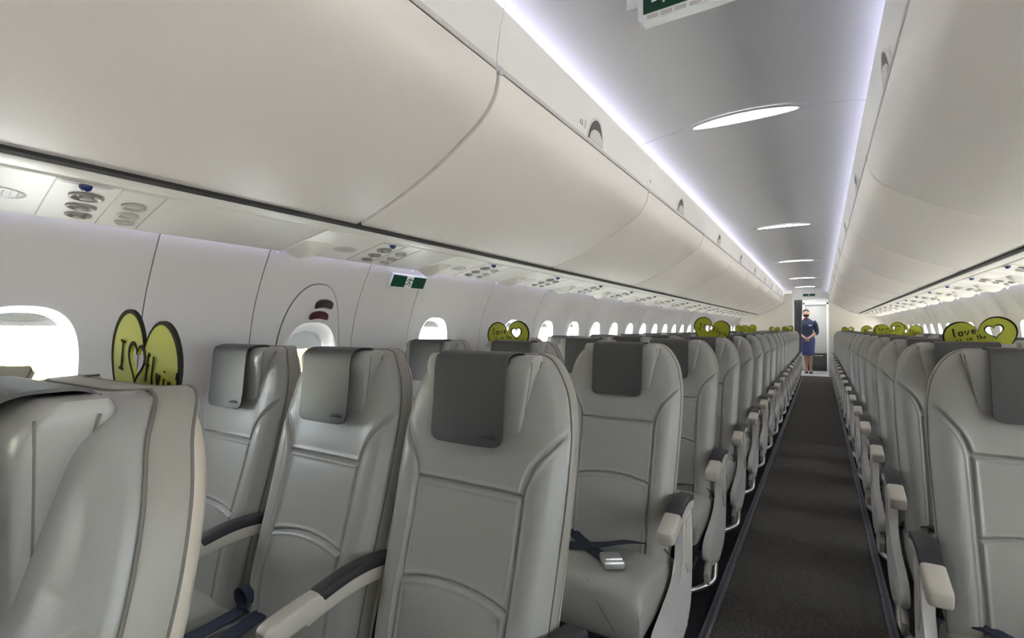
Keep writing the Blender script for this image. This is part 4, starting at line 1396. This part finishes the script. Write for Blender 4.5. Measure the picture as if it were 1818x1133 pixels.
# own wing seen through the left windows
wg = thing('wing', 'white upper surface of the aircraft wing outside the left windows', 'wing', (-2.15, 2.4, -0.75))
def airfoil(cx, y, c, tck, z):
    pts = []
    for k in range(24):
        t_ = 2 * math.pi * k / 24
        pts.append((cx, y + c * 0.5 * math.cos(t_), z + tck * math.sin(t_) * (0.6 + 0.4 * math.cos(t_))))
    return pts
obj('wing_skin', loft([airfoil(-0.05, 0.0, 5.2, 0.30, 0.0), airfoil(-5.0, 1.8, 3.4, 0.20, 0.35), airfoil(-15.0, 5.6, 1.5, 0.08, 1.2)]), M['metalgrey'], wg)
obj('wing_tip', loft([airfoil(-15.0, 5.6, 1.5, 0.08, 1.2), airfoil(-15.7, 6.1, 0.9, 0.05, 2.2)]), M['plane'], wg)
# parked aircraft far across the apron
pa = thing('parked_airplane', 'white parked airplane with blue markings seen through the leftmost window', 'airplane', (-300.0, 62.0, -3.1), (0, 0, rad(70)))
body = []
for x in np.linspace(-10, 10, 21):
    r = 1.5 * math.sqrt(max(0.01, 1 - max(0, (abs(x) - 5) / 5.2) ** 2))
    body.append([(x, r * math.cos(a), 2.6 + r * math.sin(a) + (0.06 * max(0, x - 5))) for a in [2 * math.pi * k / 20 for k in range(20)]])
obj('fuselage', loft(body), M['plane'], pa)
obj('tail_fin', prism([(6.6, 3.6), (9.4, 3.6), (10.4, 7.2), (8.8, 7.2)], -0.15, 0.15, 'y', 0.03), M['planeblue'], pa, smooth=False)
obj('wing', prism([(-1.5, -10), (0.4, -10), (2.0, 0), (0.4, 10), (-1.5, 10), (-2.4, 0)], 1.7, 1.95, 'z', 0.03), M['plane'], pa, smooth=False)
obj('tailplane', prism([(8.2, -3.6), (9.4, -3.6), (9.6, 0), (9.4, 3.6), (8.2, 3.6), (7.4, 0)], 6.9, 7.1, 'z', 0.02), M['plane'], pa, smooth=False)
for sx in (-1, 1):
    obj('engine', loft([[(x, sx * 3.6 + r * math.cos(a), 1.25 + r * math.sin(a)) for a in [2 * math.pi * k / 16 for k in range(16)]] for x, r in ((-2.8, 0.55), (-2.4, 0.68), (-1.0, 0.62), (0.4, 0.35))]), M['planeblue'], pa)
    obj('main_gear', join(tube([(0.6, sx * 1.6, 1.6), (0.6, sx * 1.6, 0.4)], 0.10, 8), xform(loft([[(0.45 * math.cos(a), y, 0.45 * math.sin(a)) for a in [2 * math.pi * k / 16 for k in range(16)]] for y in (-0.15, 0.15)]), Matrix.Translation((0.6, sx * 1.6, 0.45)))), M['frame'], pa)
obj('nose_gear', join(tube([(-7.5, 0, 1.5), (-7.5, 0, 0.35)], 0.08, 8), xform(loft([[(0.35 * math.cos(a), y, 0.35 * math.sin(a)) for a in [2 * math.pi * k / 16 for k in range(16)]] for y in (-0.12, 0.12)]), Matrix.Translation((-7.5, 0, 0.36)))), M['frame'], pa)
for x in (-4, -2.5, -1, 0.5, 2, 3.5):
    for sy in (-1, 1):
        obj('blue_marking', rbox((x, sy * 1.49, 2.75), (0.9, 0.05, 0.45), 0.02, 1), M['planeblue'], pa)
